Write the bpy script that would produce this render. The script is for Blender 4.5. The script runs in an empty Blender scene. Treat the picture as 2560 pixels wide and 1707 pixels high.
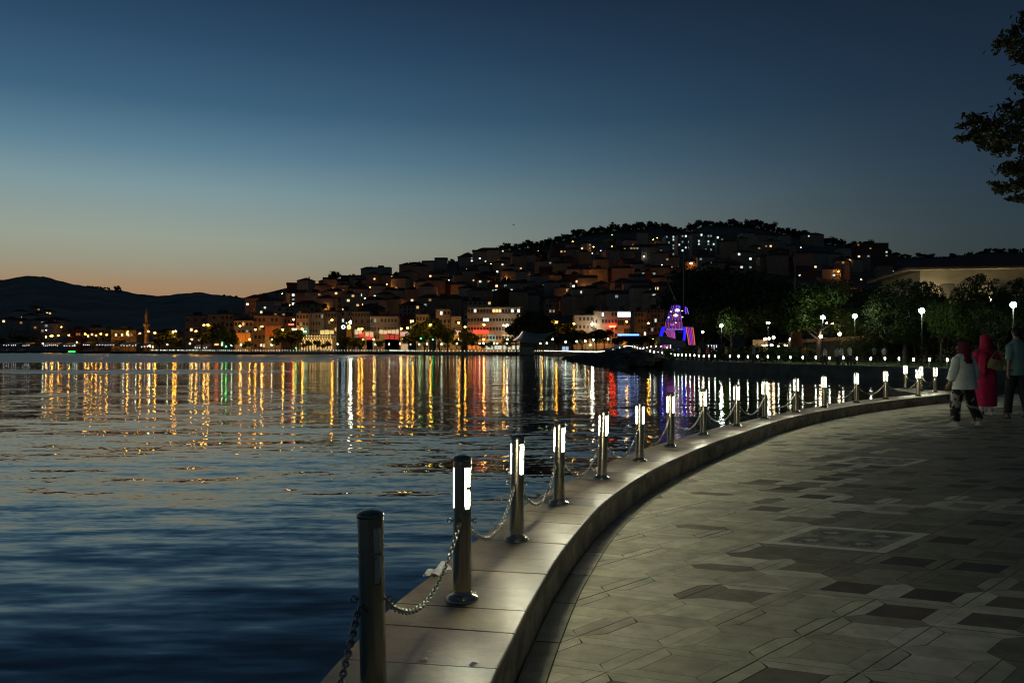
import bpy, bmesh, math, random
from mathutils import Vector, Matrix, noise
R = math.radians
sc = bpy.context.scene
col = sc.collection
rnd = random.Random(7)

# ---------------------------------------------------------------- camera
F = 1991.0; CX = 1280.0; HY = 871.0; CH = 1.48          # focal length and horizon in photo pixels, eye height in metres
cd = bpy.data.cameras.new('camera'); cam = bpy.data.objects.new('camera', cd); col.objects.link(cam)
cam.location = (0, 0, CH); cam.rotation_euler = (R(90), 0, 0)
cd.sensor_width = 36.0; cd.lens = 36.0 * F / 2560.0
cd.shift_y = (HY - 853.5) / 2560.0
cd.clip_start = 0.05; cd.clip_end = 9000
sc.camera = cam

# ---------------------------------------------------------------- sky: the last light after sunset, low on the left
world = bpy.data.worlds.new('World'); sc.world = world; world.use_nodes = True
wn = world.node_tree.nodes; wl = world.node_tree.links; wn.clear()
def WN(t, **k):
    n = wn.new(t)
    for a, v in k.items(): setattr(n, a, v)
    return n
def ramp_set(r, stops):
    el = r.elements
    while len(el) > 1: el.remove(el[-1])
    el[0].position = stops[0][0]; el[0].color = stops[0][1]
    for p, c in stops[1:]:
        e = el.new(p); e.color = c
def s2l(c):
    return tuple([(v/255/12.92 if v <= 10 else ((v/255+0.055)/1.055)**2.4) for v in c] + [1.0])
tc = WN('ShaderNodeTexCoord'); sep = WN('ShaderNodeSeparateXYZ'); wl.new(tc.outputs['Generated'], sep.inputs[0])
asn = WN('ShaderNodeMath', operation='ARCSINE'); wl.new(sep.outputs['Z'], asn.inputs[0])
mr = WN('ShaderNodeMapRange'); mr.inputs['From Min'].default_value = 0; mr.inputs['From Max'].default_value = R(40)
wl.new(asn.outputs[0], mr.inputs['Value'])
def ER(stops):
    n = WN('ShaderNodeValToRGB'); wl.new(mr.outputs[0], n.inputs[0]); ramp_set(n.color_ramp, [(e/40.0, s2l(c)) for e, c in stops]); return n
glow = ER([(0,(168,112,68)),(2.6,(166,122,90)),(4.2,(160,134,104)),(5.5,(152,148,128)),(7.2,(150,158,144)),(10.5,(124,150,156)),(13,(92,127,146)),(16,(62,98,124)),(20,(44,74,102)),(24,(31,54,78)),(32,(26,44,62)),(40,(22,37,52))])
away = ER([(0,(48,57,57)),(5,(47,58,61)),(8,(43,58,67)),(12,(36,52,68)),(17,(28,44,62)),(24,(20,32,47)),(32,(18,28,40)),(40,(15,24,34))])
dotn = WN('ShaderNodeVectorMath', operation='DOT_PRODUCT')
nrm = WN('ShaderNodeVectorMath', operation='NORMALIZE'); flat = WN('ShaderNodeCombineXYZ')
wl.new(sep.outputs['X'], flat.inputs[0]); wl.new(sep.outputs['Y'], flat.inputs[1]); wl.new(flat.outputs[0], nrm.inputs[0])
az = R(29); dotn.inputs[1].default_value = (-math.sin(az), math.cos(az), 0); wl.new(nrm.outputs[0], dotn.inputs[0])
ac = WN('ShaderNodeMath', operation='ARCCOSINE'); wl.new(dotn.outputs['Value'], ac.inputs[0])
mz = WN('ShaderNodeMapRange', interpolation_type='SMOOTHSTEP')
mz.inputs['From Min'].default_value = R(2); mz.inputs['From Max'].default_value = R(66); mz.inputs['To Min'].default_value = 1; mz.inputs['To Max'].default_value = 0
wl.new(ac.outputs[0], mz.inputs['Value'])
mx = WN('ShaderNodeMix', data_type='RGBA'); wl.new(mz.outputs[0], mx.inputs['Factor'])
wl.new(away.outputs[0], mx.inputs['A']); wl.new(glow.outputs[0], mx.inputs['B'])
sky = WN('ShaderNodeTexSky', sky_type='NISHITA'); sky.sun_disc = False
sky.sun_elevation = R(-4); sky.sun_rotation = -az; sky.altitude = 0
bg1 = WN('ShaderNodeBackground'); wl.new(mx.outputs['Result'], bg1.inputs['Color']); bg1.inputs['Strength'].default_value = 1.0
bg2 = WN('ShaderNodeBackground'); wl.new(sky.outputs[0], bg2.inputs['Color']); bg2.inputs['Strength'].default_value = 0.02
ad = WN('ShaderNodeAddShader'); wl.new(bg1.outputs[0], ad.inputs[0]); wl.new(bg2.outputs[0], ad.inputs[1])
wo = WN('ShaderNodeOutputWorld'); wl.new(ad.outputs[0], wo.inputs['Surface'])

# the sun has set: no sun lamp. View and render settings
sc.view_settings.view_transform = 'Standard'; sc.view_settings.look = 'None'
sc.view_settings.exposure = 0.0; sc.view_settings.gamma = 1.0; sc.view_settings.use_curve_mapping = False
sc.render.engine = 'CYCLES'
sc.cycles.use_denoising = True; sc.cycles.pixel_filter_type = 'BLACKMAN_HARRIS'; sc.cycles.filter_width = 1.15; sc.cycles.max_bounces = 5; sc.cycles.diffuse_bounces = 2; sc.cycles.glossy_bounces = 3
sc.cycles.caustics_reflective = False; sc.cycles.caustics_refractive = False
sc.cycles.sample_clamp_indirect = 4.0; sc.cycles.use_light_tree = True; sc.cycles.blur_glossy = 0.3

# ---------------------------------------------------------------- helpers
def at(px, py, D):                       # the point at distance D seen at this place of the photograph
    return Vector(((px-CX)/F*D, D, CH+(HY-py)/F*D))
def tag(o, label=None, cat=None, group=None, kind=None):
    if label: o['label'] = label
    if cat: o['category'] = cat
    if group: o['group'] = group
    if kind: o['kind'] = kind
    return o
def empty(name, loc=(0,0,0), rz=0, label=None, cat=None, group=None):
    o = bpy.data.objects.new(name, None); o.empty_display_size = 0.1; col.objects.link(o)
    o.location = loc; o.rotation_euler = (0, 0, rz); return tag(o, label, cat, group)
def link(name, me, parent=None, loc=(0,0,0), scale=(1,1,1), rot=(0,0,0)):
    o = bpy.data.objects.new(name, me); col.objects.link(o)
    o.location = loc; o.scale = scale; o.rotation_euler = rot
    if parent: o.parent = parent
    return o
def copy_tree(o, parent=None):
    c = o.copy(); col.objects.link(c); c.parent = parent
    for ch in list(o.children): copy_tree(ch, c)
    return c

class MB:                                # gathers faces, then links them as ONE mesh
    def __init__(s): s.v = []; s.f = []; s.m = []; s.c = []
    def add(s, vs, fs, mi=0, c=None, M=None):
        b = len(s.v)
        s.v += [tuple(M @ Vector(p)) if M is not None else tuple(p) for p in vs]
        for f in fs: s.f.append([b+i for i in f]); s.m.append(mi); s.c.append(c)
        return s
    def box(s, a, b, mi=0, c=None, M=None):
        x0,y0,z0 = a; x1,y1,z1 = b
        vs = [(x0,y0,z0),(x1,y0,z0),(x1,y1,z0),(x0,y1,z0),(x0,y0,z1),(x1,y0,z1),(x1,y1,z1),(x0,y1,z1)]
        return s.add(vs, [(0,3,2,1),(4,5,6,7),(0,1,5,4),(1,2,6,5),(2,3,7,6),(3,0,4,7)], mi, c, M)
    def lathe(s, prof, n=16, mi=0, M=None, a0=0.0, a1=None, capb=True, capt=True):
        vs = []; fs = []; full = a1 is None; aa = 2*math.pi if full else a1-a0; k = n if full else n+1
        for r, z in prof:
            for i in range(k):
                t = a0 + aa*i/n; vs.append((r*math.cos(t), r*math.sin(t), z))
        for j in range(len(prof)-1):
            for i in range(n):
                i2 = (i+1) % k if full else i+1
                fs.append((j*k+i, j*k+i2, (j+1)*k+i2, (j+1)*k+i))
        if full and capb: fs.append(tuple(reversed(range(k))))
        if full and capt: fs.append(tuple(range((len(prof)-1)*k, len(prof)*k)))
        return s.add(vs, fs, mi, None, M)
    def tube(s, pts, rad, n=8, mi=0, M=None, flat=1.0, cap=True):
        pts = [Vector(p) for p in pts]; N = len(pts)
        if not isinstance(rad, (list, tuple)): rad = [rad]*N
        vs = []; fs = []; up = None
        for i, p in enumerate(pts):
            d = (pts[min(i+1,N-1)] - pts[max(i-1,0)]).normalized()
            if up is None:
                up = Vector((0,0,1)) if abs(d.z) < .9 else Vector((0,1,0))
            u = d.cross(up).normalized(); w = u.cross(d).normalized(); up = w
            for k in range(n):
                a = 2*math.pi*k/n; vs.append(p + u*(rad[i]*math.cos(a)) + w*(rad[i]*flat*math.sin(a)))
        for i in range(N-1):
            for k in range(n):
                k2 = (k+1) % n; fs.append((i*n+k, i*n+k2, (i+1)*n+k2, (i+1)*n+k))
        if cap: fs.append(tuple(reversed(range(n)))); fs.append(tuple(range((N-1)*n, N*n)))
        return s.add(vs, fs, mi, None, M)
    def ball(s, c, r, n=10, m=6, mi=0, sc_=(1,1,1)):
        vs = [(c[0], c[1], c[2]-r*sc_[2])]; fs = []
        for j in range(1, m):
            ph = -math.pi/2 + math.pi*j/m
            for i in range(n):
                t = 2*math.pi*i/n; vs.append((c[0]+r*sc_[0]*math.cos(ph)*math.cos(t), c[1]+r*sc_[1]*math.cos(ph)*math.sin(t), c[2]+r*sc_[2]*math.sin(ph)))
        vs.append((c[0], c[1], c[2]+r*sc_[2]))
        for i in range(n): fs.append((0, 1+(i+1)%n, 1+i))
        for j in range(m-2):
            for i in range(n):
                i2 = (i+1)%n; fs.append((1+j*n+i, 1+j*n+i2, 1+(j+1)*n+i2, 1+(j+1)*n+i))
        t = len(vs)-1
        for i in range(n): fs.append((t, 1+(m-2)*n+i, 1+(m-2)*n+(i+1)%n))
        return s.add(vs, fs, mi)
    def mesh(s, name, mats, smooth=False):
        me = bpy.data.meshes.new(name); me.from_pydata(s.v, [], s.f)
        if not isinstance(mats, (list, tuple)): mats = [mats]
        for m in mats: me.materials.append(m)
        me.polygons.foreach_set('material_index', s.m)
        if smooth: me.polygons.foreach_set('use_smooth', [True]*len(s.f))
        if any(c is not None for c in s.c):
            at_ = me.color_attributes.new('col', 'FLOAT_COLOR', 'CORNER'); buf = []
            for f, c in zip(s.f, s.c):
                c = c or (.5,.5,.5); buf += [c[0], c[1], c[2], 1.0]*len(f)
            at_.data.foreach_set('color', buf)
        me.update(); return me
    def build(s, name, mats, parent=None, smooth=False, **k):
        return link(name, s.mesh(name, mats, smooth), parent, **k)

# ---------------------------------------------------------------- materials
def mat(name, c, rough=.7, metal=0.0, emit=None, es=0.0, nz=0.0, nsc=3.0, bump=0.0, attr=False, spec=.5, c2=None, coord='Object', stretch=(1,1,1)):
    m = bpy.data.materials.new(name); m.use_nodes = True; N = m.node_tree.nodes; L = m.node_tree.links
    b = N['Principled BSDF']; b.inputs['Roughness'].default_value = rough; b.inputs['Metallic'].default_value = metal
    b.inputs['Base Color'].default_value = (*c, 1); b.inputs['Specular IOR Level'].default_value = spec
    if emit: b.inputs['Emission Color'].default_value = (*emit, 1); b.inputs['Emission Strength'].default_value = es
    if nz or bump or c2:
        t = N.new('ShaderNodeTexCoord'); mp = N.new('ShaderNodeMapping'); mp.inputs['Scale'].default_value = stretch
        if coord == 'World':
            g = N.new('ShaderNodeNewGeometry'); L.new(g.outputs['Position'], mp.inputs[0])
        else: L.new(t.outputs[coord], mp.inputs[0])
        n1 = N.new('ShaderNodeTexNoise'); n1.inputs['Scale'].default_value = nsc; n1.inputs['Detail'].default_value = 6; n1.inputs['Roughness'].default_value = .62
        L.new(mp.outputs[0], n1.inputs['Vector'])
        if attr:
            src = N.new('ShaderNodeVertexColor'); src.layer_name = 'col'; so = src.outputs[0]
        else:
            src = N.new('ShaderNodeRGB'); src.outputs[0].default_value = (*c, 1); so = src.outputs[0]
        r = N.new('ShaderNodeMapRange'); r.inputs['From Min'].default_value = .3; r.inputs['From Max'].default_value = .7
        L.new(n1.outputs['Fac'], r.inputs['Value'])
        if c2:
            r.inputs['To Min'].default_value = 0; r.inputs['To Max'].default_value = 1
            x = N.new('ShaderNodeMix'); x.data_type = 'RGBA'; x.inputs['B'].default_value = (*c2, 1)
            L.new(so, x.inputs['A']); L.new(r.outputs[0], x.inputs['Factor']); L.new(x.outputs['Result'], b.inputs['Base Color'])
        else:
            r.inputs['To Min'].default_value = 1-nz; r.inputs['To Max'].default_value = 1+nz*.6
            x = N.new('ShaderNodeVectorMath'); x.operation = 'SCALE'; L.new(so, x.inputs[0]); L.new(r.outputs[0], x.inputs['Scale'])
            L.new(x.outputs[0], b.inputs['Base Color'])
        if bump:
            n2 = N.new('ShaderNodeTexNoise'); n2.inputs['Scale'].default_value = nsc*7; n2.inputs['Detail'].default_value = 4
            L.new(mp.outputs[0], n2.inputs['Vector'])
            bp = N.new('ShaderNodeBump'); bp.inputs['Strength'].default_value = bump; bp.inputs['Distance'].default_value = .01
            L.new(n2.outputs['Fac'], bp.inputs['Height']); L.new(bp.outputs[0], b.inputs['Normal'])
    elif attr:
        src = N.new('ShaderNodeVertexColor'); src.layer_name = 'col'; L.new(src.outputs[0], b.inputs['Base Color'])
    return m
EM = {}
def glowmat(name, c, s):
    k = (c, s)
    if k not in EM: EM[k] = mat(name, (c[0]*.35,c[1]*.35,c[2]*.35), .4, emit=c, es=s, nz=0)
    return EM[k]
M_steel = mat('brushed_steel', (.66,.58,.43), .25, 1.0, nz=.25, nsc=6, stretch=(1,1,.15))
M_steel_d = mat('dull_steel', (.30,.29,.25), .38, 1.0, nz=.25, nsc=8)
M_chain = mat('chain_steel', (.30,.29,.26), .35, 1.0)
M_panel = mat('lit_panel', (.7,.7,.68), .4, emit=(1.0,.98,.70), es=290)
M_panel_off = mat('unlit_panel', (.72,.68,.58), .5)
M_kerb = mat('kerb_stone', (.3,.3,.3), .42, nz=.60, nsc=2.6, bump=.25, attr=True, coord='World')
M_kerbside = mat('kerb_side_stone', (.42,.33,.21), .75, nz=.75, nsc=4, bump=.5, coord='World')
M_tile = mat('paving_stone', (.3,.3,.3), .78, spec=.25, nz=.30, nsc=6, bump=.5, attr=True, coord='World')
M_joint = mat('paving_joint', (.05,.048,.04), .9, nz=.3)
M_quay = mat('quay_concrete', (.26,.25,.20), .85, nz=.4, nsc=1.2, bump=.4, coord='World')
M_rock = mat('rock', (.09,.085,.08), .9, nz=.5, nsc=1, bump=.6)
M_ground = mat('ground_paving', (.13,.125,.10), .9, nz=.4, nsc=.3, coord='World')
M_grass = mat('grass', (.11,.17,.03), .95, nz=.5, nsc=1.5, bump=.5, coord='World')
M_hill = mat('hillside_earth', (.12,.12,.08), 1.0, nz=.6, nsc=.03, coord='World')
M_hillfar = mat('far_hillside', (.15,.15,.13), 1.0, nz=.5, nsc=.01, coord='World')
M_leafA = mat('foliage', (.085,.12,.022), .7, c2=(.045,.075,.015), nsc=.8, spec=.3)
M_leafB = mat('foliage_dark', (.075,.10,.03), .75, c2=(.04,.06,.02), nsc=.8, spec=.3)
M_leafN = mat('leaves_near', (.12,.14,.05), .55, c2=(.10,.09,.04), nsc=1.5, spec=.4)
M_bark = mat('bark', (.09,.07,.05), .9, nz=.5, nsc=6, bump=.5)
M_pole = mat('dark_painted_pole', (.03,.035,.03), .5, .3)
M_glass = mat('dark_window_glass', (.05,.045,.04), .35)
M_villawin = mat('shuttered_window', (.22,.19,.13), .6)
M_roof = mat('clay_roof_tiles', (.13,.055,.035), .85, nz=.35, nsc=1.5)
M_flat = mat('flat_roof', (.07,.07,.07), .9, nz=.3, nsc=1)
M_white = mat('white_render', (.55,.53,.48), .8, nz=.2, nsc=.6)
WALLS = [('cream', mat('cream_render', (.52,.44,.32), .85, nz=.25, nsc=.5)), ('grey', mat('grey_render', (.38,.37,.34), .85, nz=.25, nsc=.5)),
         ('pinkish', mat('pink_render', (.46,.30,.22), .85, nz=.25, nsc=.5)), ('tan', mat('tan_render', (.45,.34,.21), .85, nz=.25, nsc=.5)),
         ('brick red', mat('brick_render', (.22,.09,.06), .9, nz=.3, nsc=.5)), ('white', M_white)]
WD = dict(WALLS)
G_white = glowmat('white_lamp_glass', (.80,1.0,.86), 45)
G_sod = glowmat('sodium_lamp_glass', (1.0,.40,.032), 120)
G_warmwin = glowmat('warm_lit_window', (1.0,.60,.22), 1.8)
G_coolwin = glowmat('cool_lit_window', (.72,.95,.90), 1.6)
G_orwin = glowmat('orange_lit_window', (1.0,.36,.08), 1.3)
# ================================================================ SETTING
# ---- water
WZ = -0.75
def water_material():
    m = bpy.data.materials.new('sea_water'); m.use_nodes = True; N = m.node_tree.nodes; L = m.node_tree.links
    b = N['Principled BSDF']
    b.inputs['Base Color'].default_value = (.006,.012,.016,1); b.inputs['IOR'].default_value = 1.75
    g = N.new('ShaderNodeNewGeometry'); sp = N.new('ShaderNodeSeparateXYZ'); L.new(g.outputs['Position'], sp.inputs[0])
    def math_(op, a, b_=None, c=None):
        n = N.new('ShaderNodeMath'); n.operation = op
        for i, v in enumerate((a, b_, c)):
            if v is None: continue
            if isinstance(v, (int, float)): n.inputs[i].default_value = v
            else: L.new(v, n.inputs[i])
        return n.outputs[0]
    def sm(v, a, b_, t0=0, t1=1):
        n = N.new('ShaderNodeMapRange'); n.interpolation_type = 'SMOOTHSTEP'
        n.inputs['From Min'].default_value = a; n.inputs['From Max'].default_value = b_
        n.inputs['To Min'].default_value = t0; n.inputs['To Max'].default_value = t1; L.new(v, n.inputs['Value']); return n.outputs[0]
    def layer(sx, sy, rot, amp, det=1.0, dist=0.0):
        mp = N.new('ShaderNodeMapping'); mp.vector_type = 'POINT'; mp.inputs['Rotation'].default_value = (0,0,rot); mp.inputs['Scale'].default_value = (sx, sy, 1)
        L.new(g.outputs['Position'], mp.inputs[0])
        n = N.new('ShaderNodeTexNoise'); n.inputs['Scale'].default_value = 1; n.inputs['Detail'].default_value = det; n.inputs['Distortion'].default_value = dist
        L.new(mp.outputs[0], n.inputs['Vector'])
        s = N.new('ShaderNodeVectorMath'); s.operation = 'SUBTRACT'; s.inputs[1].default_value = (.5,.5,.5); L.new(n.outputs['Color'], s.inputs[0])
        k = N.new('ShaderNodeVectorMath'); k.operation = 'SCALE'; L.new(s.outputs[0], k.inputs[0])
        if isinstance(amp, (int, float)): k.inputs['Scale'].default_value = amp
        else: L.new(amp, k.inputs['Scale'])
        return k.outputs[0]
    Y = sp.outputs['Y']; X = sp.outputs['X']
    fade = sm(Y, 5.5, 14, .12, 1)                                  # sheltered, smoother water close under the wall
    # wind-ruffled bands
    wv = N.new('ShaderNodeTexNoise'); wv.inputs['Scale'].default_value = .02; L.new(g.outputs['Position'], wv.inputs['Vector'])
    Yw = math_('ADD', Y, math_('MULTIPLY', math_('SUBTRACT', wv.outputs['Fac'], .5), 22))
    band1 = math_('MULTIPLY', sm(Yw, 124, 134), sm(X, -55, -12, 1, 0))
    band2 = math_('MULTIPLY', math_('MULTIPLY', sm(Yw, 66, 72), sm(Yw, 78, 84, 1, 0)), sm(X, -36, -14, .8, 0))
    band = math_('MAXIMUM', band1, band2)
    ad = None
    for o in (layer(.6, 2.7, R(-24), sm(Y, 4, 30, .21, .09), 1.5, .4), layer(2.0, 7.5, R(-12), sm(Y, 4, 14, .12, .12), 2.0, .3),
              layer(7, 20, R(-4), math_('MULTIPLY', fade, .11), 1.5), layer(.22, .8, R(-30), .09, 1)):
        if ad is None: ad = o
        else:
            s = N.new('ShaderNodeVectorMath'); s.operation = 'ADD'; L.new(ad, s.inputs[0]); L.new(o, s.inputs[1]); ad = s.outputs[0]
    calm = math_('MULTIPLY', math_('MULTIPLY', sm(X, 5, 12), sm(Y, 22, 34)), .45)
    amp = math_('SUBTRACT', math_('ADD', 1.0, math_('MULTIPLY', band, 2.0)), calm)
    s = N.new('ShaderNodeVectorMath'); s.operation = 'SCALE'; L.new(ad, s.inputs[0]); L.new(amp, s.inputs['Scale'])
    mu = N.new('ShaderNodeVectorMath'); mu.operation = 'MULTIPLY'; mu.inputs[1].default_value = (.45, 1, 0); L.new(s.outputs[0], mu.inputs[0])
    a2 = N.new('ShaderNodeVectorMath'); a2.operation = 'ADD'; a2.inputs[1].default_value = (0,0,1); L.new(mu.outputs[0], a2.inputs[0])
    nn = N.new('ShaderNodeVectorMath'); nn.operation = 'NORMALIZE'; L.new(a2.outputs[0], nn.inputs[0]); L.new(nn.outputs[0], b.inputs['Normal'])
    L.new(math_('ADD', .035, math_('MULTIPLY', band, .30)), b.inputs['Roughness'])
    return m
w = MB(); w.add([(-4000,-60,WZ),(4000,-60,WZ),(4000,5000,WZ),(-4000,5000,WZ)], [(0,1,2,3)])
tag(w.build('water', water_material()), kind='structure')

# ---- curves
def catmull(pts, step):
    P = [Vector(p) for p in pts]; P = [P[0]*2-P[1]] + P + [P[-1]*2-P[-2]]; out = []
    for i in range(1, len(P)-2):
        n = max(2, int((P[i+1]-P[i]).length/step))
        for k in range(n):
            t = k/n; a, b, c, d = P[i-1], P[i], P[i+1], P[i+2]
            out.append(.5*((2*b)+(c-a)*t+(2*a-5*b+4*c-d)*t*t+(3*b-a-3*c+d)*t**3))
    out.append(P[-2]); return out
def resample(pts, step):
    out = [pts[0].copy()]; acc = 0
    for a, b in zip(pts, pts[1:]):
        L = (b-a).length
        if L < 1e-9: continue
        pos = 0
        while acc + (L-pos) >= step:
            pos += step-acc; out.append(a.lerp(b, pos/L)); acc = 0
        acc += L-pos
    return out
inner = [(-.1,-8),(-.22,-3),(-.25,0),(-.2,1.5),(-.10,2.8),(.014,3.525),(.2045,4.5),(.37,5.2),(.71,6.4),(1.19,7.67),(1.76,8.9),(2.6,10.5),(3.55,12.1),(4.9,14.3),(6.35,16.2),(7.9,18.0),(9.9,20.0),(12.1,22.0),(14.3,24.0)]
outer = [(-.8,-8),(-.9,-3),(-.92,0),(-.86,1.8),(-.717,3.1),(-.60,3.84),(-.44,4.48),(-.26,5.16),(.113,6.45),(.493,7.49),(1.04,8.78),(1.70,10.1),(2.3,11.1),(3.01,12.3),(3.75,13.4),(4.95,15.1),(6.05,16.6),(7.35,18.2),(8.97,19.9),(10.6,21.4),(12.4,23.1),(13.9,24.6)]
IN = catmull([(x,y,0) for x,y in inner], .05); OU = catmull([(x,y,0) for x,y in outer], .05)
def nearest(C, p):
    return min(range(len(C)), key=lambda i: (C[i].x-p[0])**2+(C[i].y-p[1])**2)
def normal_of(C, i):                      # to the right of the direction of travel (landwards)
    d = (C[min(i+1,len(C)-1)]-C[max(i-1,0)]).normalized(); return Vector((d.y,-d.x,0))
KZ = .22
# ---- near promenade: base bed, paving, gutter, kerb
bed = [(p.x, p.y) for p in IN] + [(15.5,25.6),(22,26),(60,26.5),(60,-8)]
m = MB(); n = len(bed)
m.add([(x,y,-.012) for x,y in bed]+[(x,y,-2.5) for x,y in bed], [list(range(n))[::-1]]+[(i,(i+1)%n,n+(i+1)%n,n+i) for i in range(n)])
tag(m.build('pavement_bed', M_joint), kind='structure')
# gutter line = inner curve pushed landwards
GUT = [IN[i]+normal_of(IN,i)*.135 for i in range(len(IN))]
e1 = Vector((math.cos(R(43)), math.sin(R(43)), 0)); e2 = Vector((math.cos(R(-20)), math.sin(R(-20)), 0)); LL = .445
def cellpos(u, v): return e1*(u*LL) + e2*(v*LL) + Vector((.01,.0,0))
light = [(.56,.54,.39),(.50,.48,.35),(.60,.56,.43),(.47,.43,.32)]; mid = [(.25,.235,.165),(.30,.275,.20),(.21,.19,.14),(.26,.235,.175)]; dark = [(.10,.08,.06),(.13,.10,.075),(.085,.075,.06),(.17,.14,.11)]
panels = [(2.74,6.13,.87),(4.76,10.4,.95),(7.6,14.8,1.0)]
def side_dist(p):                          # signed distance landwards of the gutter line
    i = nearest(GUT, p); return (Vector((p[0],p[1],0))-GUT[i]).dot(normal_of(IN,i)), i
tiles = MB(); prng = random.Random(3)
M2 = Matrix(((e1.x,e2.x),(e1.y,e2.y))).inverted()
panels = [(lambda q: (cellpos(round(q.x/LL), round(q.y/LL)).x, cellpos(round(q.x/LL), round(q.y/LL)).y, 2*LL-.006))(M2 @ Vector((a, b_))) for a, b_, s in panels]
def inpanel(p):
    for cx_, cy_, s in panels:
        q = M2 @ Vector((p.x-cx_, p.y-cy_))
        if abs(q.x) < s/2 and abs(q.y) < s/2: return True
    return False
def bpt(y):                                # x of the gutter line at this y (for a quick reject)
    return min(GUT, key=lambda q: abs(q.y-y)).x
XB = {k: bpt(k*.25) for k in range(-40, 120)}
def jit(c, a=.05): 
    k = 1+prng.uniform(-a, a)*1.6; return (c[0]*k, c[1]*k, c[2]*k)
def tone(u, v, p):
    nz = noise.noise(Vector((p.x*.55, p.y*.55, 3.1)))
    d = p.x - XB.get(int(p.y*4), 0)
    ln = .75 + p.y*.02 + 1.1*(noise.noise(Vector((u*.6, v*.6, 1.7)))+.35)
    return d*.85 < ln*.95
STRIP = {}
for u in range(-60, 140):
    for v in range(-100, 90):
        c = cellpos(u+.5, v+.5)
        if c.y < -1.5 or c.y > 27.5 or abs(c.x) > max(c.y, 0)*.74+5: continue
        if c.x < XB.get(int(c.y*4), 99)-.6: continue
        if c.y > 26.2: continue
        if inpanel(c): continue
        near_edge = c.x < XB.get(int(c.y*4), 99)+1.3
        lt = tone(u, v, c)
        far = c.y > 14
        g = prng.uniform(.002,.0045) if c.y < 9 else .002
        gi = .0015; A = .2 + prng.uniform(-.006,.006); B = 1-A
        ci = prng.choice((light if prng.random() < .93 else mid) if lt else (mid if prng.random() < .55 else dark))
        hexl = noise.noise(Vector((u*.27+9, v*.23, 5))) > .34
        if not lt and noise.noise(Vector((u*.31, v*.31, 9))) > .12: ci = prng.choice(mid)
        cf = []
        for key in (('a',u,v),('b',u+1,v),('a',u,v+1),('b',u,v)):     # a strip is shared by the two cells it lies between
            if key not in STRIP:
                pc = cellpos(u+.5, v) if key[0] == 'a' else cellpos(u, v+.5)
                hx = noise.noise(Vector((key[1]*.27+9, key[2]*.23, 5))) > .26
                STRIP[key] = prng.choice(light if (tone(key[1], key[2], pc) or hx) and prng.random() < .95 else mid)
            cf.append(STRIP[key])
        q = lambda a, b: cellpos(u+a, v+b)
        polys = [([(A,A),(B,A),(B,B),(A,B)], ci)] + [([(0,0),(1,0),(B,A),(A,A)], cf[0]), ([(1,0),(1,1),(B,B),(B,A)], cf[1]), ([(1,1),(0,1),(A,B),(B,B)], cf[2]), ([(0,1),(0,0),(A,A),(A,B)], cf[3])]
        hz = prng.uniform(-.0012,.0012)
        for k, (pl, cc) in enumerate(polys):
            ctr = (sum(a for a,_ in pl)/4, sum(b for _,b in pl)/4); gg = (gi if k == 0 else (prng.choice([.001,.0012,.002,.0045,.006]) if k in (1,3) else .0012) if c.y < 11 else .0018)/LL
            vs = []
            for a, b in pl:
                dx = ctr[0]-a; dy = ctr[1]-b; l = max(abs(dx), abs(dy), 1e-6)
                kx = gg*2 if k and abs(dx) > abs(dy) else gg; ky = gg*2 if k and abs(dy) > abs(dx) else gg
                vs.append(q(a+math.copysign(gg, dx), b+math.copysign(gg, dy)))
            if near_edge:
                sd = [side_dist(p) for p in vs]; k0 = min(range(len(sd)), key=lambda q_: sd[q_][0])
                if sd[k0][0] < .004:
                    gi_ = sd[k0][1]; N0 = normal_of(IN, gi_); P0 = GUT[gi_]+N0*.004; out = []
                    ds_ = [(p-P0).dot(N0) for p in vs]
                    for q_ in range(len(vs)):
                        a0, a1, d0_, d1_ = vs[q_], vs[(q_+1)%len(vs)], ds_[q_], ds_[(q_+1)%len(vs)]
                        if d0_ >= 0: out.append(a0)
                        if (d0_ >= 0) != (d1_ >= 0): out.append(a0.lerp(a1, d0_/(d0_-d1_)))
                    vs = out
                    if len(vs) < 3: continue
            if any(p.y > 26.0 for p in vs): continue
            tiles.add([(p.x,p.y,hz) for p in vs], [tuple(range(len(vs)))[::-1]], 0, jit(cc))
# fix winding so that tiles face up
# picture panels: light frame, pale field, dark rosettes
for cx_, cy_, s in panels[:3]:
    o = Vector((cx_, cy_, 0)); h = s/2
    P = lambda a, b: o+e1*a+e2*b
    for a0,a1,b0,b1 in ((-h,h,-h,-h+.09),(-h,h,h-.09,h),(-h,-h+.09,-h+.093,h-.093),(h-.09,h,-h+.093,h-.093)):
        tiles.add([P(a0,b0),P(a0,b1),P(a1,b1),P(a1,b0)], [(0,1,2,3)], 0, (.66,.63,.50))
    k = 26
    for i in range(k):
        for j in range(k):
            a = -h+.093+(s-.186)*(i+.5)/k; b = -h+.093+(s-.186)*(j+.5)/k; hs = (s-.186)/k/2-.0008
            c = (.36,.35,.28)
            for sa, sb in ((-.2,-.2),(.2,.2),(-.2,.2),(.2,-.2)):
                da = a-sa*s; db = b-sb*s; r = math.hypot(da, db)/s; th = math.atan2(db, da)
                if r < .06: c = (.5,.48,.38)
                elif r < .13+.035*math.cos(th*6): c = (.19,.18,.15)
                elif r < .19: c = (.27,.26,.21)
            tiles.add([P(a-hs,b-hs),P(a-hs,b+hs),P(a+hs,b+hs),P(a+hs,b-hs)], [(0,1,2,3)], 0, jit(c, .1))
tag(tiles.build('pavement', M_tile), kind='structure')
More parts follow.
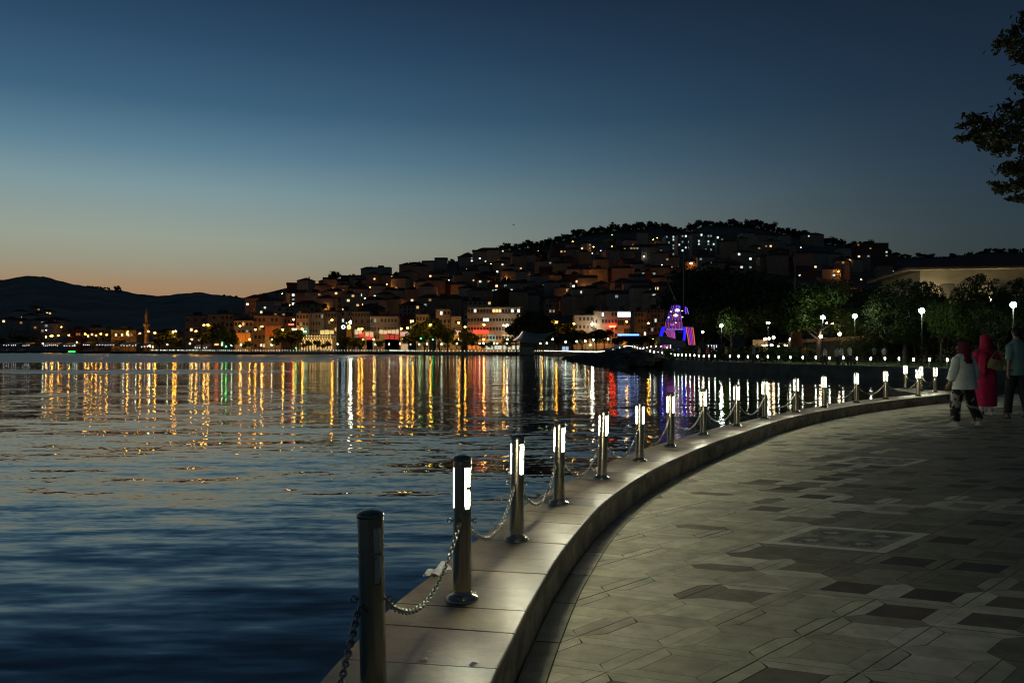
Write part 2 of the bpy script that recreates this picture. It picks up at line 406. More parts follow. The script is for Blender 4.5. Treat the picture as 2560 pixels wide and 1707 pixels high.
# gutter slabs
gm = MB(); i0 = 0; Gs = [(IN[i]+normal_of(IN,i)*.004, GUT[i]-normal_of(IN,i)*.004) for i in range(len(IN))]
i = 0
while i < len(Gs)-14:
    k = 12; cc = jit(prng.choice(light), .08); cc = tuple(x*.8 for x in cc)
    for j in range(k-1):
        a, b = Gs[i+j]; c, d = Gs[i+j+1]
        if j == 0: a, b = a.lerp(c,.12), b.lerp(d,.12)
        gm.add([(a.x,a.y,-.002),(c.x,c.y,-.002),(d.x,d.y,-.002),(b.x,b.y,-.002)], [(3,2,1,0)][:1], 0, cc)
    a, b = Gs[i+k-1]; c, d = Gs[i+k]
    gm.add([(a.x,a.y,-.002),a.lerp(c,.9).to_tuple()[:2]+(-.002,),b.lerp(d,.9).to_tuple()[:2]+(-.002,),(b.x,b.y,-.002)], [(3,2,1,0)], 0, cc)
    i += k
for f in gm.f: f.reverse()
tag(gm.build('gutter', M_tile), kind='structure')
# kerb: core wall plus capping slabs
km = MB(); OUr = OU; pair = []
for i in range(0, len(IN), 1):
    p = IN[i]; nn_ = normal_of(IN, i); 
    best = min(OU, key=lambda q: abs((q-p).dot(Vector((nn_.y,-nn_.x,0))))*3+(q-p).length)
    pair.append((p, best))
SP = []; last = None
for p, q in pair:                           # keep the outer edge monotone
    if last is not None and (q-last[1]).dot(p-last[0]) < 0: q = last[1]
    SP.append((p, q)); last = (p, q)
SP = SP[::2]
zb = KZ-.055
for (a,b),(c,d) in zip(SP, SP[1:]):
    na = (b-a).normalized()*.006; nc = (d-c).normalized()*.006
    a_, c_ = a+na, c+nc; b_, d_ = b-na*2, d-nc*2
    km.add([(a_.x,a_.y,-.3),(c_.x,c_.y,-.3),(c_.x,c_.y,zb),(a_.x,a_.y,zb)], [(3,2,1,0)], 1, (.30,.26,.19))
    km.add([(b_.x,b_.y,-2.5),(d_.x,d_.y,-2.5),(d_.x,d_.y,zb),(b_.x,b_.y,zb)], [(0,1,2,3)], 1, (.30,.26,.19))
    km.add([(a_.x,a_.y,zb-.002),(c_.x,c_.y,zb-.002),(d_.x,d_.y,zb-.002),(b_.x,b_.y,zb-.002)], [(0,1,2,3)], 1, (.1,.09,.07))
acc = 0; st = 0
stone = [(.21,.155,.092),(.27,.21,.13),(.155,.115,.073),(.32,.265,.175),(.23,.155,.093),(.19,.145,.09)]
for i in range(1, len(SP)):
    acc += ((SP[i][0]+SP[i][1])*.5-(SP[i-1][0]+SP[i-1][1])*.5).length
    if acc > .29 or i == len(SP)-1:
        (a,b),(c,d) = SP[st], SP[i]; g = .0045; t = ((c-a).normalized()+(d-b).normalized()).normalized()*g
        cc = jit(prng.choice(stone), .08); dz = prng.uniform(-.0015,.0015); z1 = KZ+dz
        chain = list(range(st, i+1)); lo = []; 
        ins = [SP[k][0] for k in chain]; outs = [SP[k][1] for k in chain]
        ins[0] = ins[0]+t; outs[0] = outs[0]+t; ins[-1] = ins[-1]-t; outs[-1] = outs[-1]-t
        nn2 = (b-a).normalized(); bev = .006; k = len(chain)
        vs = [(p.x+nn2.x*bev,p.y+nn2.y*bev,z1) for p in ins]+[(p.x-nn2.x*bev,p.y-nn2.y*bev,z1) for p in outs]+[(p.x,p.y,z1-bev) for p in ins]+[(p.x,p.y,z1-bev) for p in outs]+[(p.x,p.y,zb) for p in ins]+[(p.x,p.y,zb) for p in outs]
        fs = []
        for j in range(k-1):
            fs += [(j,k+j,k+j+1,j+1),(2*k+j,j,j+1,2*k+j+1),(k+j,3*k+j,3*k+j+1,k+j+1),(4*k+j,2*k+j,2*k+j+1,4*k+j+1),(3*k+j,5*k+j,5*k+j+1,3*k+j+1)]
        fs += [(0,2*k,4*k,5*k,3*k,k),(k-1,2*k-1,4*k-1,6*k-1,5*k-1,3*k-1)]
        km.add(vs, fs, 0, cc); st = i; acc = 0
tag(km.build('kerb', [M_kerb, M_kerbside]), kind='structure')
# jetty behind the corner of the kerb
j = [(11.35,22.15),(12.05,25.5),(12.95,25.6),(12.95,23.55)]
m = MB(); m.add([(x,y,.205) for x,y in j]+[(x,y,-2.5) for x,y in j], [(3,2,1,0),(0,1,5,4),(1,2,6,5),(2,3,7,6),(3,0,4,7)])
tag(m.build('stone_jetty', M_quay), 'small stone jetty with two lit bollards behind the far end of the kerb', 'jetty')

# ---- far land: quay line (x, y, height of its edge)
PATH = [(-420,440,0),(-250,415,0),(-152,335,0),(-102,300,0),(-46,300,0),(-30,270,0),(-4,270,0),(3.2,271,0),(10.5,262,0),(13,240,0),(15.4,220,0),(15.9,190,0),(16.1,174,0),(16.3,150,.12),(16.2,135,.38),(16.0,120,.85),(16.2,112,1.05),(16.6,106,.82),(17.2,101,.42),(17.8,97,.2),(18.4,93,.03),(18.9,86,0),(19.8,78,0),(21.8,71,0),(23.6,66,0),(25.2,62,0),(26.5,57.5,0),(27.6,52.5,0),(29,49,0),(31.5,47,0),(40,45,0),(60,40,0)]
gp = [(x,y) for x,y,z in PATH] + [(900,40),(900,1100),(-1400,1100),(-1400,480)]
m = MB(); n = len(gp)
m.add([(x,y,-.02) for x,y in gp], [list(range(n))[::-1]])
tag(m.build('ground', M_ground), kind='structure')
def ribbon(mb, pts, inn, out_, z0, z1, mi=0):
    n = len(pts); A = []; B = []
    for i, p in enumerate(pts):
        d = (pts[min(i+1,n-1)]-pts[max(i-1,0)]); d.z = 0; d.normalize(); r = Vector((-d.y, d.x, 0))   # landwards (left of travel)
        A.append(p-r*out_); B.append(p+r*inn)
    vs = [(p.x,p.y,p.z+z0) for p in A]+[(p.x,p.y,p.z+z1) for p in A]+[(p.x,p.y,p.z+z1) for p in B]+[(p.x,p.y,p.z+z0) for p in B]
    fs = []
    for i in range(n-1):
        fs += [(i,i+1,n+i+1,n+i),(n+i,n+i+1,2*n+i+1,2*n+i),(2*n+i,2*n+i+1,3*n+i+1,3*n+i)]
    fs += [(0,n,2*n,3*n),(n-1,4*n-1,3*n-1,2*n-1)]
    mb.add(vs, fs, mi)
VP = [Vector(p) for p in PATH]
# landwards lies to the left when walking from west to east
def seg_wall(i0, i1, label, nm='quay_wall'):
    mb = MB(); q = catmull(VP[i0:i1+1], 2.0)
    ribbon(mb, q, .45, 0, -2.5, .2)
    return tag(mb.build(nm, M_quay), label, 'quay wall')
seg_wall(0, 5, 'long low quay wall across the bay under the western row of lights')
seg_wall(5, 12, 'quay wall in front of the sail tent where the lights run together')
seg_wall(20, 31, 'pale-edged quay wall of the park promenade on the right')
mb = MB(); q = catmull(VP[12:21], 1.5); ribbon(mb, q, 4.5, 0, -2.5, .2)
tag(mb.build('footbridge', M_quay), 'humped footbridge carrying a row of lit bollards beside the ship sculpture', 'footbridge')
# rock armour below the footbridge
mb = MB(); pr = random.Random(5)
for k in range(260):
    t = pr.random(); i = 12 + t*7.5; a = VP[int(i)]; b = VP[int(i)+1]; p = a.lerp(b, i-int(i))
    off = pr.uniform(.2, 5.5); p = p + Vector((-off, -off*.15, 0)); r = pr.uniform(.35,.95)
    z = WZ + max(0, (1-off/5.5))*(1.3+a.z) - r*.3
    n0 = len(mb.v); mb.ball((p.x,p.y,z), r, 6, 4, 0, (pr.uniform(.8,1.4),pr.uniform(.8,1.4),pr.uniform(.5,.8)))
    for q_ in range(n0, len(mb.v)):
        v = mb.v[q_]; k_ = pr.uniform(-.14,.14); mb.v[q_] = (v[0]+k_, v[1]+pr.uniform(-.14,.14), v[2]+pr.uniform(-.1,.1))
tag(mb.build('rocks', M_rock), 'dark boulders of the rock bank between the footbridge and the water', 'rocks', kind='stuff')

# ---- terrain
RIDGE = [(-900,740),(-400,720),(0,699),(50,692),(75,690),(110,692),(150,704),(185,713),(245,719),(290,725),(330,734),(390,739),(450,735),(500,732),(560,739),(600,745),(640,752),(760,775),(900,800),(1100,840)]
TOWN = [(380,868),(450,850),(520,822),(570,775),(610,745),(650,733),(690,725),(740,716),(800,708),(850,700),(905,693),(985,684),(1020,668),(1070,664),(1125,657),(1190,642),(1250,626),(1340,618),(1400,604),(1460,586),(1520,578),(1590,575),(1650,566),(1720,580),(1760,562),(1830,562),(1900,569),(1960,584),(2020,596),(2060,607),(2135,620),(2210,628),(2260,642),(2380,642),(2460,632),(2560,630),(2900,640),(3600,660)]
def interp(T, x):
    if x <= T[0][0]: return T[0][1]
    for (a,b),(c,d) in zip(T, T[1:]):
        if x <= c: return b+(d-b)*(x-a)/(c-a)
    return T[-1][1]
def rdist(u): return interp([(380,480),(560,640),(700,760),(1000,860),(1700,1000),(2200,900),(2500,700),(3600,700)], u)
def sdist(u): return interp([(380,345),(1300,345),(1500,330),(1700,310),(2200,300),(3600,300)], u)
def tz(X, Y):
    u = X/Y*F+CX; rd = rdist(u); sd = sdist(u); zr = CH+(HY-interp(TOWN, u))/F*rd
    t = (Y-sd)/(rd-sd)
    if t <= 0: return -.6
    z = zr*t if t < 1 else zr*(1-.25*(t-1))
    return z + noise.noise(Vector((X*.02, Y*.02, 0)))*3.0*min(1,t*3)*max(0,min(1,(1.1-t)*6)) - .3
def terrain(name, us, ds, fz, m_):
    mb = MB(); nu = len(us); vs = []
    for d in ds:
        for u in us:
            dd = d(u); X = (u-CX)/F*dd; vs.append((X, dd, fz(X, dd)))
    fs = [(j*nu+i, j*nu+i+1, (j+1)*nu+i+1, (j+1)*nu+i) for j in range(len(ds)-1) for i in range(nu-1)]
    mb.add(vs, fs); return tag(mb.build(name, m_, smooth=True), kind='structure')
us = [380+14*i for i in range(231)]
terrain('hillside', us, [ (lambda u, t=t: sdist(u)+(rdist(u)-sdist(u))*t) for t in [i/36 for i in range(-1, 48)]], tz, M_hill)
def fz(X, Y):
    u = X/Y*F+CX; zr = CH+(HY-interp(RIDGE, u))/F*2400; t = (Y-480)/(2400-480)
    z = zr*t if t < 1 else zr*(1-.3*(t-1))
    return z + noise.noise(Vector((X*.012, Y*.012, 4)))*7*min(1,t*4) + noise.noise(Vector((X*.05, Y*.05, 4)))*2.5*min(1,t*3) - .5
us2 = [-900+7*i for i in range(290)]
terrain('hill', us2, [(lambda u, t=t: 480+(2400-480)*t) for t in [i/40 for i in range(0, 50)]], fz, M_hillfar)
def place(px, py, h=0.0, f=tz, d0=300, d1=1050):
    D = d0
    while D < d1:
        p = at(px, py, D)
        if f(p.x, D)+h >= p.z: return Vector((p.x, D, f(p.x, D)))
        D += 2
    return None
# ================================================================ NEAR BOLLARDS AND CHAINS
BH = .69; BR = .046
def bollard_meshes():
    A = {}
    # tube: steel skin with three openings made of panels that sit in shallow recesses
    m = MB(); n = 48; zs = [0.0, .445, .642, BH-.012]; half = R(17); cen = [R(-48), R(72), R(192)]
    def isopen(t):
        return any(abs((t-c+math.pi) % (2*math.pi) - math.pi) < half for c in cen)
    for j in range(3):
        for i in range(n):
            t0 = 2*math.pi*i/n; t1 = 2*math.pi*(i+1)/n
            if j == 1 and isopen((t0+t1)/2): continue
            m.add([(BR*math.cos(t0),BR*math.sin(t0),zs[j]),(BR*math.cos(t1),BR*math.sin(t1),zs[j]),(BR*math.cos(t1),BR*math.sin(t1),zs[j+1]),(BR*math.cos(t0),BR*math.sin(t0),zs[j+1])], [(0,1,2,3)])
    for c in cen:      # divider bar across each opening
        m.lathe([(BR-.004,.536),(BR+.0015,.537),(BR+.0015,.552),(BR-.004,.553)], 8, a0=c-half, a1=c+half)
    A['post'] = m.mesh('post', M_steel, True)
    m = MB(); m.lathe([(BR+.0015,BH-.014),(BR+.0025,BH-.008),(BR+.0015,BH-.002),(BR-.006,BH+.004),(BR*.5,BH+.010),(.004,BH+.012)], 32)
    A['cap'] = m.mesh('cap', M_steel_d, True)
    m = MB(); m.lathe([(.083,-.002),(.085,.006),(.080,.016),(.066,.024),(.052,.030),(BR+.002,.040),(BR+.001,.046)], 36)
    for k in range(3): m.ball((.069*math.cos(k*2.09+.4), .069*math.sin(k*2.09+.4), .022), .007, 8, 5)
    A['base_flange'] = m.mesh('base_flange', M_steel, True)
    for k, c in enumerate(cen):
        m = MB(); m.lathe([(BR-.006,.446),(BR-.003,.449),(BR-.003,.639),(BR-.006,.641)], 10, a0=c-half+.02, a1=c+half-.02)
        A['panel%d' % k] = m.mesh('light_panel', M_panel, True)
        m = MB(); m.lathe([(BR-.006,.446),(BR-.003,.449),(BR-.003,.639),(BR-.006,.641)], 10, a0=c-half+.02, a1=c+half-.02)
        A['off%d' % k] = m.mesh('light_panel', M_panel_off, True)
    for s in (-1, 1):
        m = MB()
        m.tube([(s*(BR-.002),0,.385),(s*(BR+.012),0,.385)], .005, 8)
        c = Vector((s*(BR+.018), 0, .383))
        m.tube([c+Vector((.011*math.cos(a),0,.011*math.sin(a))) for a in [k*math.pi/6 for k in range(13)]], .003, 6)
        A['ring%d' % s] = m.mesh('chain_ring', M_chain, True)
    return A
BM = bollard_meshes()
NB = [(-.485,2.80,.99,False,-4),(-.25,4.0,1.035,True,0),(.03,5.24,.985,True,0),(.38,6.48,.955,True,4),(.87,7.71,.95,True,16),(1.43,8.93,.945,True,5),(2.03,10.2,1.0,True,14),(2.79,11.6,.97,True,-6),
      (3.64,12.9,.985,True,6),(4.54,14.3,1.01,True,14),(5.6,15.7,.985,True,-8),(6.64,16.95,1.0,True,22),(7.98,18.45,1.03,True,0),(9.29,19.8,1.04,True,9),(10.76,21.1,1.06,True,3),(12.2,22.96,1.09,True,-14),(12.3,23.95,1.09,True,0),(12.5,25.3,1.1,True,10)]
ordn = ['second','third','fourth','fifth','sixth','seventh','eighth','ninth','tenth','eleventh','twelfth','thirteenth','fourteenth','fifteenth']
BOL = []
for k, (x, y, s, lit, a) in enumerate(NB):
    if k == 0: lb = 'unlit steel bollard, nearest to the camera, with two grey blank panels'
    elif k <= 14: lb = 'lit steel bollard on the curved kerb, %s from the camera end' % ordn[k-1]
    else: lb = ['lit steel bollard where the stone jetty meets the kerb','lit steel bollard at the middle of the small stone jetty','lit steel bollard at the far tip of the small stone jetty'][k-15]
    zz = KZ if k < 15 else .206
    if k >= 2: a = [0,0,0,2,4,16,16,2,4,16,15,4,3,5,14,17,17,16][k] - math.degrees(math.atan2(x, y))
    e = empty('bollard', (x, y, zz), R(a), lb, 'bollard', 'steel bollards along the near kerb')
    tilt = [(-.02,.0),(0,0),(.012,0),(.014,0),(.035,0),(.012,0)]
    if k < 6: e.rotation_euler = (0, tilt[k][0], R(a))
    e.scale = (1, 1, s)
    for nme in ('post','cap','base_flange'): link(nme, BM[nme], e)
    for q in (-1, 1): link('chain_ring', BM['ring%d' % q], e)
    for q in range(3): link('light_panel', BM[('panel%d' if lit else 'off%d') % q], e)
    BOL.append((Vector((x, y, zz)), s))
# chains made of interlocked links
def link_torus(mb, c, d, roll):
    d = d.normalized(); up = Vector((0,0,1)); s = d.cross(up)
    s = s.normalized() if s.length > .01 else Vector((1,0,0)); u = s.cross(d).normalized()
    w = s*math.cos(roll)+u*math.sin(roll); lo = .0155; wi = .0095; pts = []
    for k in range(9):
        a = 2*math.pi*k/8
        pts.append(c + d*(lo*math.cos(a)) + w*(wi*math.sin(a)))
    mb.tube(pts, .0043, 6, cap=False)
def chain_between(a, b, sag, label, fine=True):
    a = Vector(a); b = Vector(b); N = max(10, int(((b-a).length**2+(2*sag)**2)**.5*1.05/.0235)); mb = MB(); n0 = 160
    P = [a.lerp(b, k/n0) - Vector((0,0,sag*(1-(2*k/n0-1)**2))) for k in range(n0+1)]
    Q = resample(P, sum((P[k+1]-P[k]).length for k in range(n0))/N)
    for k in range(len(Q)):
        d = (Q[min(k+1,len(Q)-1)]-Q[max(k-1,0)]); link_torus(mb, Q[k], d, (0 if k % 2 else math.pi/2)+.3)
    o = mb.build('chain', M_chain, smooth=True); tag(o, label, 'chain', 'chains hanging between the near bollards')
def ring(i, j):                             # ring position on bollard i facing bollard j
    p, s = BOL[i]; q, _ = BOL[j]; d = (q-p); d.z = 0; d.normalize(); return p + d*(BR+.02) + Vector((0,0,.375*s))
pb = Vector((-.50, 1.15, KZ))
chain_between(BOL[0][0]+Vector((-.045,-.05,.36)), pb+Vector((0,0,.40)), .2, 'chain hanging down from the unlit nearest bollard towards the camera')
for k in range(14):
    chain_between(ring(k, k+1), ring(k+1, k), .20 if k < 2 else .22 + .01*(k % 3), 'steel chain hanging between the %s and %s bollards from the camera' % ('first' if k == 0 else ordn[k-1], ordn[k]) )
chain_between(ring(14,15), ring(15,14), .2, 'steel chain joining the last kerb bollard to the jetty bollard')
chain_between(ring(15,16), ring(16,15), .14, 'short steel chain between the first two bollards of the stone jetty')
chain_between(ring(16,17), ring(17,16), .14, 'short steel chain between the last two bollards of the stone jetty')
# scraps on the kerb
m = MB(); vs = []
for i in range(9):
    for j in range(6):
        x = (i/8-.5)*.15; y = (j/5-.5)*.075
        vs.append((x, y, .012+.012*math.sin(i*1.3+j)+.010*math.cos(j*2.1+i*.4)+.02*abs(i/8-.5)))
m.add(vs, [(j+i*6, j+1+i*6, j+7+i*6, j+6+i*6) for i in range(8) for j in range(5)])
M_paper = mat('white_paper', (.62,.62,.6), .7)
o = m.build('crumpled_napkin', M_paper, smooth=True); p = at(1103, 1410, 4.5); o.location = (-.415, 4.45, KZ+.004); o.rotation_euler = (.1, -.25, R(35))
tag(o, 'crumpled white paper napkin on the water edge of the kerb behind a chain', 'napkin')
for k, (x, y, sx, lb) in enumerate([(-.36,3.22,.04,'small white paper scrap on the kerb right of the unlit bollard'),(-.34,3.30,.026,'tiny pale paper scrap just behind the larger one on the kerb'),(-.155,3.17,.035,'small white paper scrap near the inner edge of the kerb')]):
    m = MB(); m.add([(-sx/2,-.008,.003),(sx/2,-.012,.006),(sx*.45,.012,.004),(0,.006,.012),(-sx*.5,.010,.003)], [(0,1,3),(1,2,3),(2,4,3),(4,0,3),(3,1,0),(3,2,1),(3,4,2),(3,0,4)][4:])
    o = m.build('paper_scrap', M_paper); o.location = (x, y, KZ+.002); o.rotation_euler = (0,0,.4*k); tag(o, lb, 'paper', 'paper scraps on the kerb')

# ================================================================ PEOPLE
M_skin = mat('skin', (.42,.24,.16), .6)
M_hair = mat('dark_hair', (.015,.012,.010), .6)
M_shoe_w = mat('white_shoes', (.5,.5,.46), .7); M_shoe_d = mat('dark_shoes', (.03,.03,.03), .6)
def skin_body(name, J, parent, m_, sub=2):
    """J: joint dict -> one continuous skinned surface."""
    V = []; E = []; RR = []
    def v(p, r): V.append(tuple(p)); RR.append(r); return len(V)-1
    pel = v(J['pelvis'], .105); wa = v(J['waist'], .095); chs = v(J['chest'], .115); nk0 = v(J['neck0'], .06); nk = v(J['neck'], .048)
    hd0 = v(J['head']+Vector((0,0,-.06)), .062); hd1 = v(J['head'], .086); hd2 = v(J['head']+Vector((0,0,.07)), .072)
    E += [(pel,wa),(wa,chs),(chs,nk0),(nk0,nk),(nk,hd0),(hd0,hd1),(hd1,hd2)]
    f = J.get('face', Vector((0,1,0)))
    for s in 'lr':
        sh = v(J['sh'+s], .052); el = v(J['el'+s], .038); wr = v(J['wr'+s], .026)
        E += [(chs,sh),(sh,el),(el,wr)]
        hd = (J['wr'+s]-J['el'+s]).normalized(); side = hd.cross(Vector((f.x,f.y,0))).normalized(); 
        if side.length < .1: side = Vector((1,0,0))
        pal = v(J['wr'+s]+hd*.07, .030); E.append((wr,pal)); fw = Vector((f.x,f.y,0)).normalized()
        for q, (o_, ln) in enumerate([(-.026,.065),(-.009,.078),(.009,.074),(.025,.056)]):
            a = v(J['wr'+s]+hd*.10+fw*o_*1.0, .009); b = v(J['wr'+s]+hd*(.10+ln*.55)+fw*o_*1.1+side*.012, .008); c = v(J['wr'+s]+hd*(.10+ln*.9)+fw*o_*1.0+side*.03, .007)
            E += [(pal,a),(a,b),(b,c)]
        t1 = v(J['wr'+s]+hd*.05+fw*.036, .010); t2 = v(J['wr'+s]+hd*.095+fw*.05+side*.012, .008); E += [(pal,t1),(t1,t2)]
        hp = v(J['hp'+s], .085); kn = v(J['kn'+s], .056); an = v(J['an'+s], .038)
        td = J.get('toe'+s, f); ft = v(J['an'+s]+Vector((td.x,td.y,0))*.09+Vector((0,0,-.045)), .032); tt = v(J['an'+s]+Vector((td.x,td.y,0))*.17+Vector((0,0,-.055)), .024)
        E += [(pel,hp),(hp,kn),(kn,an),(an,ft),(ft,tt)]
    me = bpy.data.meshes.new(name); me.from_pydata(V, E, []); o = bpy.data.objects.new(name, me); col.objects.link(o)
    md = o.modifiers.new('skin', 'SKIN'); md.use_smooth_shade = True; md.branch_smoothing = .3
    if not me.skin_vertices: 
        bm = bmesh.new(); bm.from_mesh(me); bm.verts.layers.skin.verify(); bm.to_mesh(me); bm.free()
    for i, r in enumerate(RR): me.skin_vertices[0].data[i].radius = (r, r); me.skin_vertices[0].data[i].use_root = (i == 0)
    o.modifiers.new('sub', 'SUBSURF').levels = sub; o.modifiers['sub'].render_levels = sub
    dg = bpy.context.evaluated_depsgraph_get(); dg.update()
    m2 = bpy.data.meshes.new_from_object(o.evaluated_get(dg)); m2.name = name
    bpy.data.objects.remove(o); bpy.data.meshes.remove(me)
    m2.materials.clear(); m2.materials.append(m_)
    h = J['head']; sd = Vector((f.y,-f.x,0))
    # nose and ears pulled out of the head surface
    for vt in m2.vertices:
        d = vt.co-h
        if abs(d.z) < .1:
            a = d.dot(f); b = d.dot(sd)
            if a > .06 and abs(b) < .014 and -.03 < d.z < .02: vt.co += f*.018
    return link('body', m2, parent)
def loft(rings, n=20, smooth=True):
    """rings: (centre, rx, ry, yaw)"""
    mb = MB(); vs = []; fs = []
    for c, rx, ry, yw in rings:
        for k in range(n):
            a = 2*math.pi*k/n; x = rx*math.cos(a); y = ry*math.sin(a)
            vs.append((c[0]+x*math.cos(yw)-y*math.sin(yw), c[1]+x*math.sin(yw)+y*math.cos(yw), c[2]))
    for j in range(len(rings)-1):
        for k in range(n):
            k2 = (k+1)%n; fs.append((j*n+k, j*n+k2, (j+1)*n+k2, (j+1)*n+k))
    fs.append(tuple(range((len(rings)-1)*n, len(rings)*n)))
    mb.add(vs, fs); return mb
def joints(h, yaw=0, lf=(-.09,0), rf=(.09,0), armsw=(.1,-.1), lift=(0,0), bend=(0,0), look=None, hunch=0):
    c, s = math.cos(yaw), math.sin(yaw)
    W = lambda x, y, z: Vector((x*c-y*s, x*s+y*c, z*h/1.7))
    J = {'pelvis': W(0,0,.93),'waist': W(0,.0,1.08),'chest': W(0,.0,1.30),'neck0': W(0,-.01,1.43),'neck': W(0,.0,1.49),'head': W(0,.02,1.60)}
    J['face'] = W(0,1,0) if look is None else Vector((math.cos(look), math.sin(look), 0)); J['face'].z = 0; J['face'].normalize()
    J['toel'] = J['toer'] = W(0,1,0)
    for sd, sx, ar, ft, lf_, bd in (('l',-1,armsw[0],lf,lift[0],bend[0]),('r',1,armsw[1],rf,lift[1],bend[1])):
        J['sh'+sd] = W(sx*.175,0,1.39); J['el'+sd] = W(sx*.225,ar*.5-.02,1.12)
        J['wr'+sd] = W(sx*.235,ar+.04,.88+abs(ar)*.25)
        J['hp'+sd] = W(sx*.085,0,.88)
        a = Vector((ft[0], ft[1], (.085+lf_)*1.0)); J['an'+sd] = a
        k = J['hp'+sd].lerp(a, .5); k += W(0,1,0)*(.03+bd); J['kn'+sd] = k
    return J
def tube_obj(name, pts, rad, m_, parent, n=14, flat=1.0):
    mb = MB(); C_ = catmull([tuple(p) for p in pts], .05); N = len(C_); L_ = len(pts)-1
    rr = [interp([(i/L_, r) for i, r in enumerate(rad)], k/(N-1)) for k in range(N)]
    mb.tube(C_, rr, n, flat=flat); return mb.build(name, m_, parent, True)
def shoe(parent, an, d, m_, L_=.25):
    d = Vector((d.x, d.y, 0)).normalized(); yw = math.atan2(d.y, d.x); mb = MB(); vs = []; n = 12; fs = []
    z0 = an.z-.085
    for j, (z, k) in enumerate([(0,1),(.025,1.02),(.05,.92),(.075,.7),(.10,.42)]):
        for i in range(n):
            a = 2*math.pi*i/n; x = .04*(L_/.25)+L_/2*math.cos(a)*k-(1-k)*.05; y = .045*math.sin(a)*(k if j < 3 else .8)*(1+.15*math.cos(a))
            vs.append((an.x+x*math.cos(yw)-y*math.sin(yw), an.y+x*math.sin(yw)+y*math.cos(yw), z0+z))
    for j in range(4):
        for i in range(n): fs.append((j*n+i, j*n+(i+1)%n, (j+1)*n+(i+1)%n, (j+1)*n+i))
    fs += [tuple(reversed(range(n))), tuple(range(4*n,5*n))]
    mb.add(vs, fs); mb.build('shoe', m_, parent, True)
def fabric(name, c, nz=.2, **k): return mat(name, c, .85, nz=nz, nsc=9, bump=.3, **k)
def wrinkle(me, amp, fr=9):
    for v in me.vertices:
        n_ = noise.noise(Vector((v.co.x*fr, v.co.y*fr, v.co.z*fr*.45))); v.co += v.normal*n_*amp
# ---- woman in the white top
def trousers(J, m_, parent, w=(.10,.085,.075), hz=.0):
    for s in 'lr':
        an = J['an'+s]; kn = J['kn'+s]
        tube_obj('trouser_leg', [J['hp'+s]+Vector((0,0,.06)), J['hp'+s].lerp(kn,.5), kn, kn.lerp(an,.5), an+Vector((0,0,.03+hz))], [w[0],w[0]*.98,w[1],w[2],w[2]*.98], m_, parent)
def head_cloth(parent, J, m_, long=.0, name='headscarf', back=.0):
    h = J['head']; f = J['face']; yw = math.atan2(f.y, f.x)-math.pi/2; k = h.z/1.6
    rings = []
    for z, rx, ry, off in [(-.33-long,.17,.14,-.03),(-.26,.175,.15,-.02),(-.20,.15,.13,-.015),(-.14,.115,.115,-.02),(-.08,.105,.118,-.02),(0,.108,.128,-.018),(.06,.104,.122,-.02),(.10,.085,.10,-.02),(.13,.05,.06,-.02),(.14,.015,.02,-.02)]:
        rings.append(((h.x+f.x*off, h.y+f.y*off, h.z+z*k), rx, ry, yw))
    mb = loft(rings); me = mb.mesh(name, m_, True)
    # opening for the face
    bm = bmesh.new(); bm.from_mesh(me)
    kill = [fc for fc in bm.faces if (lambda c: (c-h).dot(f) > .055 and abs((c-h).dot(Vector((f.y,-f.x,0)))) < .07 and -.10 < c.z-h.z < .07)(fc.calc_center_median())]
    bmesh.ops.delete(bm, geom=kill, context='FACES'); bm.to_mesh(me); bm.free()
    wrinkle(me, .008, 14); return link(name, me, parent)
def tunic(parent, J, m_, zs, name='tunic', amp=.012):
    yw = J.get('yaw', 0); hz = J['head'].z/1.6; rings = [((J['pelvis'].x*0+cx_, cy_, z*hz), rx, ry, yw) for z, rx, ry, cx_, cy_ in zs]
    mb = loft(rings, 26); me = mb.mesh(name, m_, True); wrinkle(me, amp); return link(name, me, parent)
def sleeves(parent, J, m_, r=(.075,.07,.06), to=1.0):
    for s in 'lr':
        e = J['el'+s].lerp(J['wr'+s], to)
        tube_obj('sleeve', [J['sh'+s]+Vector((0,0,.0))-(J['sh'+s]-J['chest'])*.15, J['el'+s], e], list(r), m_, parent)
def foot_pt(px, py):
    D = CH*F/(py-HY); return Vector(((px-CX)/F*D, D, 0))
# woman 1
p0 = Vector((8.50, 15.0, 0))
e = empty('person', p0, 0, 'woman in white tunic, dark red headscarf and black and white patterned trousers', 'woman')
J = joints(1.60, R(18), lf=(-.16,-.02), rf=(.36,.12), armsw=(.05,-.05), lift=(0,.02), bend=(.02,0), look=R(155)); J['yaw'] = R(18)
skin_body('body', J, e, M_skin)
M_wh = fabric('white_cotton', (.80,.84,.76))
tunic(e, J, M_wh, [(.76,.255,.19,.03,0),(.85,.245,.185,.025,0),(1.0,.225,.165,.01,0),(1.15,.215,.15,0,0),(1.30,.215,.145,0,0),(1.39,.20,.125,0,0),(1.45,.12,.09,0,0),(1.48,.07,.06,0,0)])
sleeves(e, J, M_wh, (.085,.085,.075), .75)
M_red = fabric('dark_red_scarf_cloth', (.15,.022,.035)); head_cloth(e, J, M_red)
M_pat = mat('patterned_cloth', (.012,.012,.014), .8, c2=(.35,.33,.33), nsc=7)
for n_ in M_pat.node_tree.nodes:
    if n_.type == 'MAP_RANGE': n_.inputs['From Min'].default_value = .54; n_.inputs['From Max'].default_value = .57
trousers(J, M_pat, e, (.11,.10,.085))
for s in 'lr': shoe(e, J['an'+s], Vector((-.45,.75,0)) if s == 'l' else Vector((.2,.9,0)), M_shoe_w)
